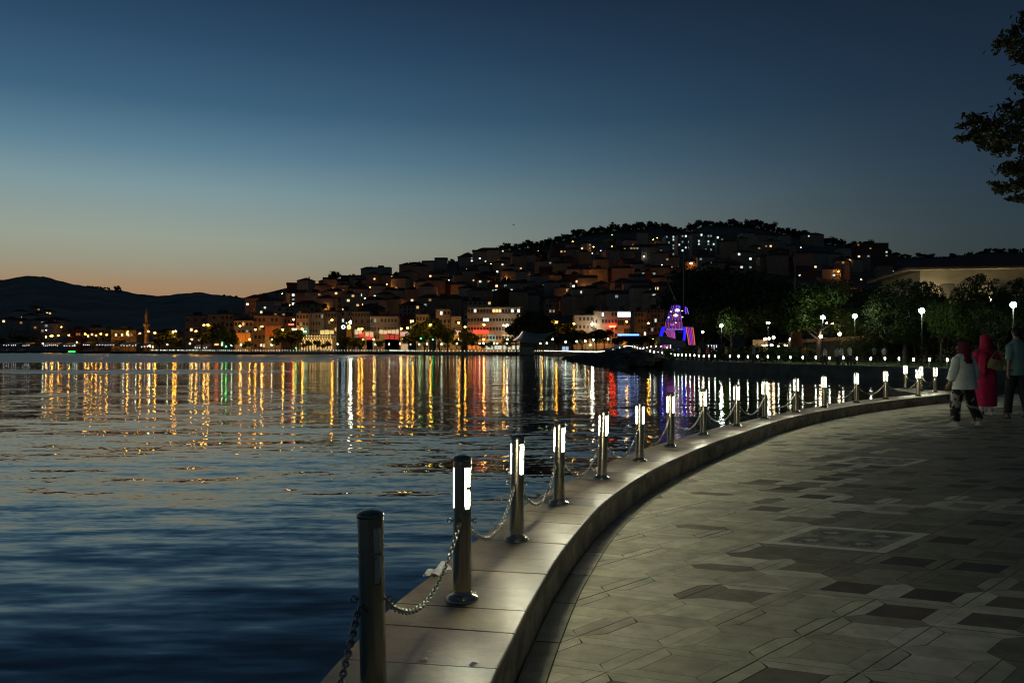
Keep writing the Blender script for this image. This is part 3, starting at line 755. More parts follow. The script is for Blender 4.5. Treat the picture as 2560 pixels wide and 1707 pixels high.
# woman 2
p0 = Vector((10.52, 17.7, 0))
e = empty('person', p0, 0, 'woman in crimson headscarf and long crimson dress with a tan shoulder bag', 'woman')
J = joints(1.76, R(-5), lf=(-.05,.05), rf=(.10,-.02), armsw=(.12,.05), lift=(0,0), look=R(80)); J['yaw'] = R(-5)
J['elr'] += Vector((.03,-.02,.0)); J['wrr'] = J['elr'] + Vector((-.02,.16,-.16))
skin_body('body', J, e, M_skin)
M_cr = fabric('crimson_cloth', (.50,.010,.09), .35)
tunic(e, J, M_cr, [(.20,.23,.20,.01,0),(.35,.235,.20,.01,0),(.6,.24,.19,0,0),(.85,.225,.175,0,0),(1.05,.19,.15,0,0),(1.25,.215,.145,0,0),(1.38,.21,.125,0,0),(1.45,.12,.09,0,0),(1.48,.07,.06,0,0)], 'dress', .028)
sleeves(e, J, M_cr, (.085,.08,.06), .9)
M_cr2 = fabric('crimson_scarf_cloth', (.42,.012,.06), .35); head_cloth(e, J, M_cr2, long=.18)
m = MB(); m.tube([(-.05,-.10,1.40),(-.14,-.16,1.30),(-.17,-.17,1.12),(-.15,-.16,.96),(-.13,-.14,.86)], [.05,.08,.085,.075,.03], 10, flat=.35)
m.build('scarf_tail', M_cr2, e, True)
# shoulder bag behind her right hip with its strap
bagm = fabric('tan_canvas', (.40,.31,.15), .3)
b = MB(); vs = []; n = 10
for j, (w_, d_, z) in enumerate([(.17,.035,0),(.19,.055,.04),(.185,.06,.12),(.17,.045,.20),(.16,.02,.225)]):
    for i in range(16):
        a = 2*math.pi*i/16; vs.append((w_*math.copysign(abs(math.cos(a))**.6, math.cos(a)), d_*math.sin(a), z))
fs = [(j*16+i, j*16+(i+1)%16, (j+1)*16+(i+1)%16, (j+1)*16+i) for j in range(4) for i in range(16)]+[tuple(reversed(range(16))), tuple(range(64,80))]
b.add(vs, fs); bag = empty('shoulder_bag', p0+Vector((.07,-.20,1.02)), 0, 'tan canvas shoulder bag hanging behind the woman in crimson', 'bag'); bag.rotation_euler = (R(6), R(14), R(8))
b.build('bag_body', bagm, bag, True)
s_ = MB(); s_.tube([(-.15,0,.21),(-.10,-.0,.36),(.02,.05,.46),(.12,.09,.38),(.16,.01,.21)], .012, 6, flat=.5); s_.build('strap', bagm, bag, True)
M_stock = mat('white_stocking', (.55,.55,.55), .8)
for s in 'lr':
    tube_obj('stocking', [J['kn'+s].lerp(J['an'+s],.3), J['an'+s]+Vector((0,0,.0))], [.058,.046], M_stock, e)
    shoe(e, J['an'+s], Vector((.05,1,0)), M_shoe_w if s == 'r' else M_shoe_d)
# man
p0 = Vector((10.68, 16.85, 0))
e = empty('person', p0, 0, 'dark-haired man in teal t-shirt and dark trousers cut off by the right edge', 'man')
J = joints(1.90, R(4), lf=(-.13,.10), rf=(.12,-.18), armsw=(-.10,.14), lift=(0,.03), look=R(85)); J['yaw'] = R(4)
skin_body('body', J, e, M_skin)
M_tl = fabric('teal_jersey', (.20,.36,.36))
tunic(e, J, M_tl, [(.82,.205,.145,0,0),(.95,.205,.145,0,0),(1.1,.205,.14,0,0),(1.28,.225,.145,0,0),(1.39,.215,.12,0,0),(1.46,.12,.09,0,0),(1.50,.068,.06,0,0)], 't_shirt', .014)
sleeves(e, J, M_tl, (.085,.075,.07), -.15)
M_dk = fabric('dark_denim', (.02,.022,.028)); trousers(J, M_dk, e, (.115,.09,.08))
mb = MB(); mb.tube([(0,.0,.90*1.9/1.7),(0,0,1.0*1.9/1.7)], [.165,.16], 20, flat=.8); mb.build('waistband', M_dk, e, True)
h = J['head']; mb = MB(); mb.ball((h.x-.0, h.y-.025, h.z+.035), .102, 18, 12, sc_=(.98,1.1,1.02)); me = mb.mesh('hair', M_hair, True)
for v in me.vertices:
    if v.co.z < h.z-.03 and v.co.y > h.y-.03: v.co.z = h.z+.0
wrinkle(me, .012, 30); link('hair', me, e)
for s in 'lr': shoe(e, J['an'+s], Vector((.05,1,0)), M_shoe_d, .28)
# ================================================================ FAR BOLLARDS
def far_bollard_mesh(s=1.0):
    m = MB(); m.lathe([(.075,0),(.075,.03),(.046,.04),(.046,.45*s)], 8, 0); 
    m.lathe([(.047,.45*s),(.047,.64*s)], 8, 1, capb=False, capt=False); m.lathe([(.05,.64*s),(.05,.69*s)], 8, 0)
    return m
M_fb = glowmat('far_bollard_light', (.90,1.0,.80), 7)
M_fb2 = glowmat('quay_bollard_light', (.90,1.0,.80), 24)
me_fb = far_bollard_mesh().mesh('lit_bollard', [M_steel_d, M_fb]); me_fb2 = far_bollard_mesh().mesh('lit_bollard', [M_steel_d, M_fb2])
def row(i0, i1, step, label, group, off=.22, zadd=.2, jit_=.05, skip=()):
    q = catmull(VP[i0:i1+1], .4); pts = resample(q, step); n = len(pts); out = 0
    for k, p in enumerate(pts):
        d = pts[min(k+1,n-1)]-pts[max(k-1,0)]; d.z = 0; d.normalize(); r = Vector((-d.y, d.x, 0))
        p = p + r*off; u = p.x/p.y*F+CX
        if u < 372 or u > 2575: continue
        if rnd.random() < .03: continue
        o = link('lit_bollard', me_fb if p.y > 104 else me_fb2, None, (p.x, p.y, p.z+zadd), (1,1,1+rnd.uniform(-.04,.04)), (0,0,rnd.random()))
        tag(o, label, 'bollard', group); out += 1
    return out
nA = row(2, 4, 1.05, 'tiny lit bollard in the even row on the long far quay', 'lit bollards along the long far quay')
nB = row(4, 8, 1.25, 'tiny lit bollard in the row on the quay before the sail tent', 'lit bollards on the quay before the sail tent')
nC = row(8, 12, 1.6, 'tiny lit bollard where the quay lights merge into one bright line', 'lit bollards merging into a bright line')
nD = row(12, 20, 1.5, 'small lit bollard climbing the hump of the footbridge', 'lit bollards over the footbridge')
nE = row(14, 19, 3.2, 'small lit bollard on the landward railing side of the footbridge', 'lit bollards on the far side of the footbridge', off=4.2)
nF = row(20, 31, 1.48, 'lit bollard on the pale quay edge of the park promenade', 'lit bollards along the park promenade quay')
print('far bollards', nA, nB, nC, nD, nE, nF)

# ================================================================ LAMPS
def lamp_mesh(hgt, arm, rb, gm, twin=False):
    p = MB(); p.tube([(0,0,-.4),(0,0,hgt*.5),(0,0,hgt-.05)], [.07,.055,.04], 8); p.lathe([(.13,0),(.12,.25),(.06,.35)], 10)
    if arm: p.tube([(0,0,hgt-.05),(arm*.4,0,hgt+.3),(arm,0,hgt+.25)], .035, 6)
    pm = p.mesh('pole', M_pole, True); g = MB()
    if arm: g.ball((0,0,0), rb, 8, 6, sc_=(1.1,1,.75)); gp = (arm, 0, hgt+.12)
    else: g.ball((0,0,0), rb, 12, 8); gp = (0, 0, hgt+rb*.8)
    return pm, g.mesh('lamp_globe' if not arm else 'lamp_head', gm, True), gp, ('lamp_globe' if not arm else 'lamp_head')
LM = {}
def lamp(loc, kind, label, group, rz=0.0, hh=None):
    if kind not in LM:
        LM[kind] = {'sod': lambda: lamp_mesh(7.0, 1.1, .34, G_sod), 'sodhill': lambda: lamp_mesh(6.0, 1.0, .42, glowmat('hill_sodium_glass', (1.0,.34,.04), 55)),
                    'white': lambda: lamp_mesh(3.2, 0, .26, glowmat('green_white_globe', (.85,1.0,.62), 17)), 'park': lambda: lamp_mesh(4.2, 0, .20, glowmat('park_globe', (.86,1.0,.80), 120)),
                    'flood': lambda: lamp_mesh(9.0, 0, .55, glowmat('floodlight_glass', (1.0,.95,.8), 90)), 'whitehill': lambda: lamp_mesh(6.0, 1.0, .34, glowmat('hill_white_glass', (.8,.9,1.0), 16)),
                    'sodlow': lambda: lamp_mesh(3.6, 0, .17, glowmat('lane_lamp_glass', (1.0,.36,.05), 210)), 'sodfill': lambda: lamp_mesh(5.2, .9, .26, glowmat('facade_fill_lamp_glass', (1.0,.38,.04), 200)), 'garden': lambda: lamp_mesh(3.0, 0, .22, glowmat('villa_fill_lamp_glass', (1.0,.88,.62), 90)), 'warm': lambda: lamp_mesh(1.1, 0, .17, glowmat('warm_globe', (1.0,.72,.42), 40))}[kind]()  # the garden and facade kinds serve only lamps added to brighten walls
    pm, gm_, gp, gn = LM[kind]
    e = empty('street_lamp', loc, rz, label, 'street lamp', group); zk = hh/gp[2] if hh else 1; link('pole', pm, e, (0,0,0), (1,1,zk)); link(gn, gm_, e, (gp[0], gp[1], gp[2]*zk)); return e
# waterfront sodium lamps (photo position -> real place behind the quay)
sodz = [(115,842),(127,840),(131,839.5),(146,839),(172,838),(213,835),(220,840),(230,836),(240,839),(252,834.5),(267,837),(319,830),(318,835),(350,833),(371,828.5),(387,832),(433,829),(439,828),(490,828),
        (510,813),(520,812),(638,824),(707,824),(734,799),(756,822.5),(897,823),(905,822),(1003,822),(1019,820),(1032,803),(1147,807),(1163,817),(1259,813.5),(1297,815),(1391,805.5),(1435,809),(1567,804),(1621,808.5),(600,815),(655,816),(830,800),(1076,812),(1210,812),(1330,818)]
for k, (px, py) in enumerate(sodz):
    hz = 7.12; z = hz; D = (z-CH)*F/(HY-py)
    D = (308 + (k % 3)*1.5) if px > 380 else (428 if px < 320 else 432 if 355 < px < 395 else 400); p = at(px, py, D); hz = p.z
    b = 'left of the minaret' if px < 360 else 'between the minaret and the clock towers' if px < 860 else 'between the clock towers and the sail tent' if px < 1300 else 'between the sail tent and the ship sculpture'
    o = lamp((p.x-1.1 if k % 2 else p.x+1.1, p.y, 0), 'sod', 'tall orange street lamp on the waterfront ' + b, 'orange street lamps on the waterfront ' + b, 0 if k % 2 else math.pi, hz)
for k in range(23):  # second row, added behind the trees to brighten the facade feet
    px = 480+k*52+rnd.uniform(-9, 9)
    if 1290 < px < 1360: continue
    p = at(px, 840, 336); b = 'between the minaret and the clock towers' if px < 860 else 'between the clock towers and the sail tent' if px < 1300 else 'between the sail tent and the ship sculpture'
    lamp((p.x, 336, 0), 'sodfill', 'added orange lamp lighting the foot of facades ' + b, 'added orange lamps lighting the foot of the facades ' + b, rnd.choice([0, math.pi]))
whz = [(107,858),(192,855),(308,860),(340,860),(374,864),(419,861),(475,859),(555,862),(579,863),(603,862),(653,862.5),(679,862),(756,861.5),(805,860),(844,860),(939,861),(973,860),(1000,859.5),(939,860.5),(1026,861),(1048,860.5),(1068,860),(1080,860),(1104,860),(1142,859),(1199,858.5),(1209,858),(1235,858),(1243,858.5),(1267,858),(1351,858.5),(1367,857.5),(1382,848),(1414,854.5),(1442,853.5),(1463,852),(1483,849),(1520,848),(1476,862)]
for k, (px, py) in enumerate(whz):
    hz = 3.4; D = (hz-CH)*F/(HY-py); D = max(303 if px < 1300 else 235, min(D, 340)) if px > 372 else 425; p = at(px, py, D)
    b = 'left of the minaret' if px < 360 else 'left of the clock towers' if px < 860 else 'between the clock towers and the sail tent' if px < 1300 else 'right of the sail tent'
    lamp((p.x, p.y, 0), 'white', 'low pale globe lamp on the quay ' + b, 'low pale globe lamps on the quay ' + b, 0, p.z)
# twin and flood lamps
for px, py, D, kd, lb in [(1268,814.5,330,'flood','brightest white floodlight on a mast beside the banded hotel'),(1481,810.5,335,'flood','white floodlight above the park trees between hotel and ship'),(876,805,326,'flood','white floodlight on the mast beside the right clock tower')]:
    p = at(px, py, D); lamp((p.x, p.y, 0), kd, lb, 'white floodlights', 0, p.z)
# park lamps on the right: globe positions and distances
for k, (px, py, D, lb) in enumerate([(2533,762,55,'large white globe park lamp nearest the right edge'),(2304.5,777,62,'white globe park lamp in front of the round tree below the villa'),(2137,790,74,'white globe park lamp left of the round tree'),(2057,793.5,79,'white globe park lamp under the brightly lit green leaves'),(1920,806,92,'white globe park lamp over the lit cafe'),(1803.6,813.6,106,'white globe park lamp right of the ship sculpture')]):
    p = at(px, py, D); lamp((p.x, p.y, 0), 'park', lb, 'white globe park lamps', 0, p.z)
for k, (px, py, D, lb) in enumerate([(1757,830,112,'low twin-looking yellow lamp right of the ship sculpture'),(2052,841,84,'small warm globe on the garden wall, left one'),(2099,835,88,'small warm globe on the garden wall, middle one'),(2180,834,92,'small warm globe on the garden wall, right one'),(2068,809,95,'small warm orange light under the trees, lower left one'),(2081,807,96,'warm orange light under the trees, brighter right one')]):
    p = at(px, py, D); lamp((p.x, p.y, 0), 'warm', lb, None, 0, p.z)
# lamps up the hillside
hl = [(1433,605,0),(1516,677,0),(1512,692,0),(1590,705,0),(1470,706,0),(1478,704,0),(1477,716,0),(1442,701,0),(1461,725,0),(1466,734,0),(1466,752,0),(1532,588,0),(1587,621,0),(1634,616,0),(1673,601,0),(1733,660,0),(1866,650,0),(1875,652,0),(2019,671,0),(2154,700,0),(1191,688,0),(1264,701,0),(1255,693,0),(1227,629,0),(1347,627,0),(1353,626,0),(1060,669,0),(1086,710,0),(1027,719,0),(926,719,0),(944,715,0),(966,639+72,0),(1331,703,0),(1400,617,0),(1481,618,0),(1230,660,0),(1240,660,0),(810,755,0),(805,732,0),(700,760,0),(1620,640,0),(1700,690,0),(2100,680,0),
      (1895,596,1),(1999,620,1),(1951,661,1),(1763,636,1),(2000,689,1),(1651,663,1),(1536,711,1),(1483,634,1),(1500,628,1),(1563,641,1),(1610,520+122,1),(2120,640,1),(2112,675,1),(2190,617,1),(915,747,1),(1125,702,1),(1324,740,1),(703,735,1),(1195,735,1),(1620,752,1),(1569,739,1),(1700,740,1)]
hq = random.Random(77)
for _ in range(70):
    u_ = hq.uniform(640, 1700); hl.append((u_, hq.uniform(interp(TOWN, u_)+22, 770), 2))
nh = 0
for px, py, w_ in hl:
    q = place(px, py, 6.0 if w_ < 2 else 3.6)
    if q is None: continue
    part_ = 'left' if px < 1150 else 'middle' if px < 1650 else 'right'; cl = ['orange','white','dim orange'][w_]
    if w_ == 2: lamp((q.x, q.y, q.z), 'sodlow', 'dim orange lane lamp between dark houses on the %s hillside' % part_, 'dim orange lane lamps on the %s hillside' % part_, 0)
    else: lamp((q.x, q.y, q.z), 'whitehill' if w_ else 'sodhill', '%s street lamp among the dark houses on the %s hillside' % (cl, part_), '%s street lamps on the %s hillside' % (cl, part_), rnd.random()*6.28)
    nh += 1
print('hill lamps', nh)

# ================================================================ BUILDINGS
WINS = [glowmat('warm_window_bright', (1.0,.66,.28), 1.8), glowmat('warm_window_mid', (1.0,.60,.22), .8), glowmat('warm_window_dim', (1.0,.55,.2), .3), glowmat('orange_window_dim', (1.0,.4,.12), .35), glowmat('cool_window_mid', (.72,.95,.86), .9), glowmat('cool_window_bright', (.8,1.0,.92), 2.0), glowmat('cool_window_dim', (.6,.85,.8), .3)]
WINC = WINS[4:]
UNIT = MB().box((-.5,-.06,-.5),(.5,.06,.5))
WM = {}
def win_mesh(m_):
    if m_.name not in WM: WM[m_.name] = UNIT.mesh('window', m_)
    return WM[m_.name]
def hip(mb, w, d, z, h, ov=.5, mi=0):
    x = w/2+ov; y = d/2+ov; r = max(0, x-y)*1.0; e_ = .18
    mb.add([(-x,-y,z),(x,-y,z),(x,y,z),(-x,y,z),(-x,-y,z+e_),(x,-y,z+e_),(x,y,z+e_),(-x,y,z+e_),(-r,0,z+h),(r,0,z+h)], [(3,2,1,0),(0,1,5,4),(1,2,6,5),(2,3,7,6),(3,0,4,7),(4,5,9,8),(5,6,9),(6,7,8,9),(7,4,8)], mi)
def gable(mb, w, d, z, h, ov=.5, mi=0):
    x = w/2+ov; y = d/2+ov
    mb.add([(-x,-y,z),(x,-y,z),(x,y,z),(-x,y,z),(-x,0,z+h),(x,0,z+h)], [(3,2,1,0),(0,1,5,4),(2,3,4,5),(1,2,5),(3,0,4)], mi)
def building(name, loc, w, d, h, floors, bays, wall, rooftype, label, group, cat='house', rz=0.0, litp=.15, dark=True, lits=None, ww=1.1, wh=1.3, litm=None, balc=False, sub=5.0, shop=False, roofm=None, band=None):
    e = empty(name, loc, rz, label, cat, group); b = MB()
    b.box((-w/2,-d/2,-sub),(w/2,d/2,h)); 
    if balc:
        for f in range(1, floors): b.box((-w/2+.3,-d/2-1.1,f*h/floors-.12),(w/2-.3,-d/2-.003,f*h/floors+.12)); b.box((-w/2+.3,-d/2-1.1,f*h/floors+.123),(w/2-.3,-d/2-1.0,f*h/floors+.9))
    b.build('wall', wall, e)
    r = MB()
    if rooftype == 'flat':
        r.box((-w/2-.15,-d/2-.15,h+.003),(w/2+.15,d/2+.15,h+.45)); r.box((-w*.2,-d*.2,h+.453),(w*.1,d*.2,h+2.2)); r.build('roof', roofm or M_flat, e)
    elif rooftype == 'hip':
        hip(r, w, d, h+.003, min(w,d)*.22+.5); ro = r.build('roof', roofm or M_roof, e); c = MB(); c.box((w*.18,.3,h+.5),(w*.18+.7,1.0,h+min(w,d)*.22+1.3)); c.build('chimney', wall, ro)
    else:
        gable(r, w, d, h+.003, d*.24); ro = r.build('roof', roofm or M_roof, e)
    fh = h/floors; bw = w/bays; n = 0
    for f in range(floors):
        for i in range(bays):
            if f == 0 and shop: continue
            L_ = None
            if lits is not None: L_ = lits.get((f, i))
            elif rnd.random() < litp: L_ = rnd.choice(litm or WINS)
            if L_ is None and (not dark or rnd.random() < .18): continue
            link('window', win_mesh(L_ or M_glass), e, (-w/2+bw*(i+.5), -d/2-(.02 if not band else .02), f*fh+fh*.55), (ww if not band else bw*.96, 1, wh))
            n += 1
    return e
rowname = ['just above the waterfront','second terrace up','third terrace up','fourth terrace up','fifth terrace up','sixth terrace up','seventh terrace up','eighth terrace up','ninth terrace up','highest terrace']
ordw = ['first','second','third','fourth','fifth','sixth','seventh','eighth','ninth','tenth','eleventh','twelfth','thirteenth','fourteenth','fifteenth','sixteenth','seventeenth','eighteenth','nineteenth','twentieth','twenty-first','twenty-second','twenty-third','twenty-fourth','twenty-fifth','twenty-sixth','twenty-seventh','twenty-eighth','twenty-ninth','thirtieth','thirty-first','thirty-second','thirty-third','thirty-fourth','thirty-fifth','thirty-sixth','thirty-seventh','thirty-eighth','thirty-ninth','fortieth']
# hillside houses in terraces
HOUSES = 0; hr = random.Random(21)
for ri in range(10):
    py = 782 - ri*20.5; px = 640 + (ri % 2)*18; seq = 0
    while px < 2230:
        yb = py + hr.uniform(-6, 6); top = interp(TOWN, px)+6
        stepx = hr.uniform(23, 39)
        if not (px < 715 and yb < 768) and yb > top + (28 if px > 1270 else 4) and not (px > 1700 and yb > 700) and not (1655 < px < 1810 and 590 < yb < 655) and hr.random() < .74:
            q = place(px, yb)
            if q is not None and q.y < rdist(px):
                fl = hr.choice([2,3,3,3,4,4]); w_ = hr.uniform(8.5, 14.5); d_ = hr.uniform(8, 11)
                cn, wm = hr.choice(WALLS[:5]+WALLS[:4]); rt = hr.choice(['flat','hip','hip','gable'])
                st = rnd.getstate()
                lab = '%s %s-storey house with %s roof, %s from left in the %s' % (cn, ['','one','two','three','four','five'][fl], {'flat':'flat','hip':'hipped','gable':'gabled'}[rt], ordw[min(seq,39)], ['lowest hillside row','second hillside row','third hillside row','fourth hillside row','fifth hillside row','sixth hillside row','seventh hillside row','eighth hillside row','ninth hillside row','top hillside row'][ri])
                building('house', (q.x, q.y, q.z), w_, d_, fl*2.9, fl, hr.choice([3,4,4,5]), wm, rt, lab, 'houses on the hillside', rz=hr.uniform(-.35,.35), litp=.02 if hr.random() < .55 else .12, dark=False, ww=1.5, wh=1.3)
                HOUSES += 1; seq += 1
        px += stepx
assert HOUSES < 275, HOUSES
# skyline houses, built one by one: (x0, x1, top, base, roof)
for k, (x0,x1,yt,yb,rt,cn,lb) in enumerate([(932,978,666,704,'flat','grey','tall grey block with parapet standing alone on the left skyline'),(1018,1062,658,684,'hip','grey','grey hipped house on the skyline right of the tall block'),(1088,1118,646,672,'gable','grey','gabled house on the left skyline with a stepped roof'),(1145,1185,640,664,'hip','grey','broad hipped house on the skyline left of the wooded crest'),(1195,1262,622,650,'hip','pinkish','long dark house below the skyline trees'),(885,925,697,722,'hip','cream','house with warm windows at the left end of the skyline'),(800,868,700,730,'hip','tan','wide house at the left foot of the skyline'),(2005,2055,585,612,'hip','pinkish','dark hipped house on the right skyline'),(2135,2215,606,655,'flat','brick red','large dark flat block at the right end of the hill'),(1905,1950,600,640,'flat','pinkish','pinkish block below the right crest'),(1985,2040,630,668,'hip','brick red','reddish house on the right slope with an orange lit wall')]):
    q = None
    for dy in range(0, 40, 4):
        q = place((x0+x1)/2, yb+dy)
        if q is not None: break
    if q is None: continue
    D = q.y; w_ = (x1-x0)/F*D; h = CH+(HY-yt)/F*D-q.z
    building('house', (q.x, q.y, q.z), w_, 10, max(5, h-1.5), max(2, int(h/3)), max(3, int(w_/3.5)), WD[cn], rt, lb, 'skyline houses', litp=.13, dark=False, ww=1.5)
# apartment slabs below the crest
for k, (x0,x1,yt,yb) in enumerate([(1660,1682,592,642),(1690,1722,590,640),(1726,1752,587,640),(1756,1782,590,638),(1786,1808,594,640)]):
    q = place((x0+x1)/2, yb) or place((x0+x1)/2, yb+10); D = q.y; w_ = (x1-x0)/F*D; h = CH+(HY-yt)/F*D-q.z
    building('apartment_block', (q.x, q.y, q.z), w_, 14, h, 7, 4, WD['grey'], 'flat', 'pale grey seven-storey block below the crest, %s of five from the left' % ordw[k], 'apartment blocks below the crest', 'apartment block', litp=.24, litm=WINC, ww=1.2, wh=1.4)
# waterfront buildings: x0, x1, top, distance, floors, bays, wall, roof, lit share, description
WF = [(180,212,822,480,2,5,'brick red','flat',.1,'low reddish building left of the minaret'),(214,272,818,490,3,7,'tan','flat',.1,'long dim building with a dark flat roof left of the minaret'),(288,350,824,455,2,8,'tan','flat',.12,'low long building just left of the minaret'),(393,450,822,430,2,6,'tan','hip',.1,'low tan building right of the minaret'),
      (472,522,788,420,3,5,'pinkish','flat',.1,'dim reddish block with blank side wall near the left hill'),(528,592,784,385,4,6,'tan','flat',.06,'dim tan block left of the orange-lit house'),(594,640,790,350,4,5,'cream','hip',.1,'cream house with its foot lit orange'),(642,704,788,352,4,6,'pinkish','flat',.1,'orange-lit four-storey block with a row of white lights below'),
      (706,744,790,365,3,4,'tan','flat',.15,'small block carrying a red sign'),(748,778,782,352,5,4,'cream','flat',.06,'narrow cream five-storey block left of the string-lit cafe'),(780,815,781,356,5,5,'grey','flat',.08,'grey five-storey block over the string-lit cafe'),(817,848,778,360,5,4,'tan','flat',.1,'tan block with a warm lit top row left of the clock towers'),
      (851,882,776,372,5,4,'pinkish','flat',.05,'narrow pinkish block behind the clock towers'),(884,928,778,366,5,6,'tan','flat',.05,'tan five-storey block right of the clock towers'),(930,997,790,350,4,8,'cream','flat',.03,'wide cream four-storey block with many dark windows'),(1000,1040,786,372,4,6,'brick red','hip',.25,'brick red house with orange lit lower windows'),
      (1043,1074,785,350,4,4,'cream','flat',.12,'narrow pale house glowing orange beside the dark trees'),(1092,1128,772,350,5,4,'cream','flat',.1,'cream five-storey corner house behind dark trees'),(1130,1154,790,346,3,3,'white','flat',.12,'small white house with bright ground floor left of the banded hotel'),
      (1362,1396,738,440,3,4,'pinkish','hip',.08,'orange-lit house on the slope above the sail tent'),(1400,1455,742,450,3,5,'brick red','hip',.08,'reddish long house on the slope right of the orange-lit one'),(1434,1482,787,345,4,5,'tan','flat',.05,'tan block right of the sail tent'),(1484,1540,777,342,5,7,'cream','flat',.05,'cream five-storey block above the red sign'),
      (1582,1612,778,350,4,4,'tan','flat',.05,'tan block right of the glass-fronted building'),(1614,1655,772,356,5,5,'pinkish','flat',.05,'pinkish block left of the ship sculpture'),(1330,1362,800,380,3,4,'tan','hip',.05,'dim low house behind the sail tent'),(690,740,766,430,4,5,'grey','flat',.1,'grey block behind the waterfront with a bright window row'),(1000,1062,755,440,4,6,'pinkish','hip',.1,'dim reddish house behind the waterfront with a white window row'),
      (900,960,760,430,4,6,'brick red','hip',.04,'dim reddish house behind the cream block'),(740,800,752,470,4,6,'tan','hip',.05,'dim tan house behind the string-lit cafe'),(1160,1230,752,440,4,6,'grey','flat',.03,'dark grey block directly behind the banded hotel')]
for x0,x1,yt,D,fl,by,cn,rt,lp,lb in WF:
    p = at((x0+x1)/2, yt, D); w_ = (x1-x0)/F*D; z0 = max(0, tz(p.x, D)) if x0 > 380 else 0
    building('building', (p.x, p.y, z0), w_, 9, p.z-z0-(.45 if rt == 'flat' else 2.2), fl, by, WD[cn], rt, lb, 'buildings along the waterfront', 'building', litp=lp, ww=min(1.3, w_/by*.55), wh=1.4, sub=3)
# the banded hotel
p = at(1235, 770, 345); e = empty('hotel', (p.x, p.y, 0), 0, 'long five-storey hotel with continuous pale balcony bands and a red-lit ground floor', 'hotel')
w_ = 130/F*345; h = p.z; fh = h/5
b = MB(); b.box((-w_/2,-5,-2),(w_/2,5,h)); b.build('wall', WD['cream'], e)
r = MB(); r.box((-w_/2-.2,-5.4,h+.003),(w_/2+1.5,5.3,h+.4)); r.build('roof', M_flat, e)
for f in range(1, 5):
    b = MB(); b.box((-w_/2,-6.3,f*fh-.15),(w_/2,-5.003,f*fh+.1)); b.box((-w_/2,-6.3,f*fh+.103),(w_/2,-6.2,f*fh+1.05)); b.build('balcony', WD['cream'], e)
lit = {(4,9):G_warmwin,(4,10):G_warmwin,(4,8):G_warmwin,(4,14):G_coolwin,(3,5):G_coolwin,(4,2):G_coolwin,(3,6):G_coolwin,(1,0):G_orwin,(4,16):G_coolwin}
for f in range(1, 5):
    for i in range(17): link('window', win_mesh(lit.get((f,i), M_glass)), e, (-w_/2+w_/17*(i+.5), -5.03, f*fh+fh*.62), (w_/17*.72, 1, 1.3))
for i in range(6):
    link('shop_window', win_mesh(glowmat('red_orange_shop_light', (1.0,.26,.04), .7) if i < 2 else glowmat('white_shop_light', (.8,1.0,.85), .6)), e, (-w_/2+w_/6*(i+.5), -5.03, 1.9), (w_/6*.8, 1, 1.6))
o = MB(); o.box((-3.2,-.12,-.16),(3.2,.12,.16)); 
for k, (px, py, D, sx, c, s_, lb) in enumerate([(1202,827,337,1.0,(1.0,.03,.02),4,'upper red light bar over the hotel ground floor'),(1202,830.8,337,1.0,(1.0,.03,.02),4,'lower red light bar over the hotel ground floor'),(1531,816,336,.42,(1.0,.05,.02),26,'bright red lit sign board between the trees and the cream block'),(728,811,346,.35,(1.0,.05,.03),10,'small red lit sign on the block left of the string-lit cafe'),(735,823,346,.32,(1.0,.7,.25),10,'small yellow lit sign below the red one'),(542,861,322,.25,(1.0,.15,.04),8,'small red lit sign low behind the far quay'),(762,829,346,.2,(.2,1.0,.55),8,'small green lit pharmacy-like sign left of the string-lit cafe')]):
    p = at(px, py, D); q = MB(); q.box((-3.2*sx,-.1,-.28),(3.2*sx,.1,.28)); ob = q.build('lit_sign', glowmat('sign_light_%d' % k, c, s_)); ob.location = p; tag(ob, lb, 'sign', None)
    if k >= 2:
        q = MB(); q.tube([(0,.15,-.25),(0,.15,-p.z)], .08, 6); q.build('post', M_pole, ob)
# glass-fronted building with a lit upper floor
p = at(1556, 776, 344); w_ = 32/F*344; lts = {(4,i):glowmat('office_light', (.65,.85,1.0), 2.6) for i in range(6)}
building('building', (p.x, p.y, 0), w_, 10, p.z-.4, 5, 6, WD['white'], 'flat', 'glass-fronted building whose top floor glows bluish white', 'buildings along the waterfront', 'building', lits=lts, ww=w_/6*.85, wh=2.0, sub=3)
# villa with the broad hipped roof behind the park trees
e = empty('villa', (49.2, 96, 0), R(-11), 'large cream villa with overhanging low hipped roof behind the round park trees', 'villa')
h = CH+(HY-672)/F*96; b = MB(); b.box((0,0,0),(30,17.5,h)); b.build('wall', mat('villa_render', (.62,.52,.32), .85, nz=.15, nsc=.5), e)
r = MB(); hip(r, 30, 17.5, h+.003, 2.6, ov=1.7); rf = r.build('roof', M_roof, e, loc=(15,8.75,0))
s_ = MB(); s_.box((-1.6,-1.6,h-.22),(31.6,19.1,h-.004)); s_.build('eave', mat('eave_paint', (.42,.36,.26), .8), e)
for i, x in enumerate([3.0,8.5,14,19.5,25]):
    for f in range(2): link('window', win_mesh(M_villawin), e, (x, -.03, h-2.9-f*3.3), (1.5,1,1.9))
for y in (2.5,6.5,10.5,14.5): link('window', win_mesh(M_villawin), e, (-.03, y, h-2.7), (1.1,1,1.7), (0,0,R(90)))
for k, (px, D, lb) in enumerate([(2335,94.2,'added warm lamp, unseen behind the round tree, brightening the villa wall'),(2480,94.2,'added warm lamp, unseen behind the dome-shaped tree, brightening the villa wall')]):
    p = at(px, 800, D); lamp((p.x, p.y, 0), 'garden', lb, None, 0, 7.2)  # unseen lamps added behind the trees to light the villa wall

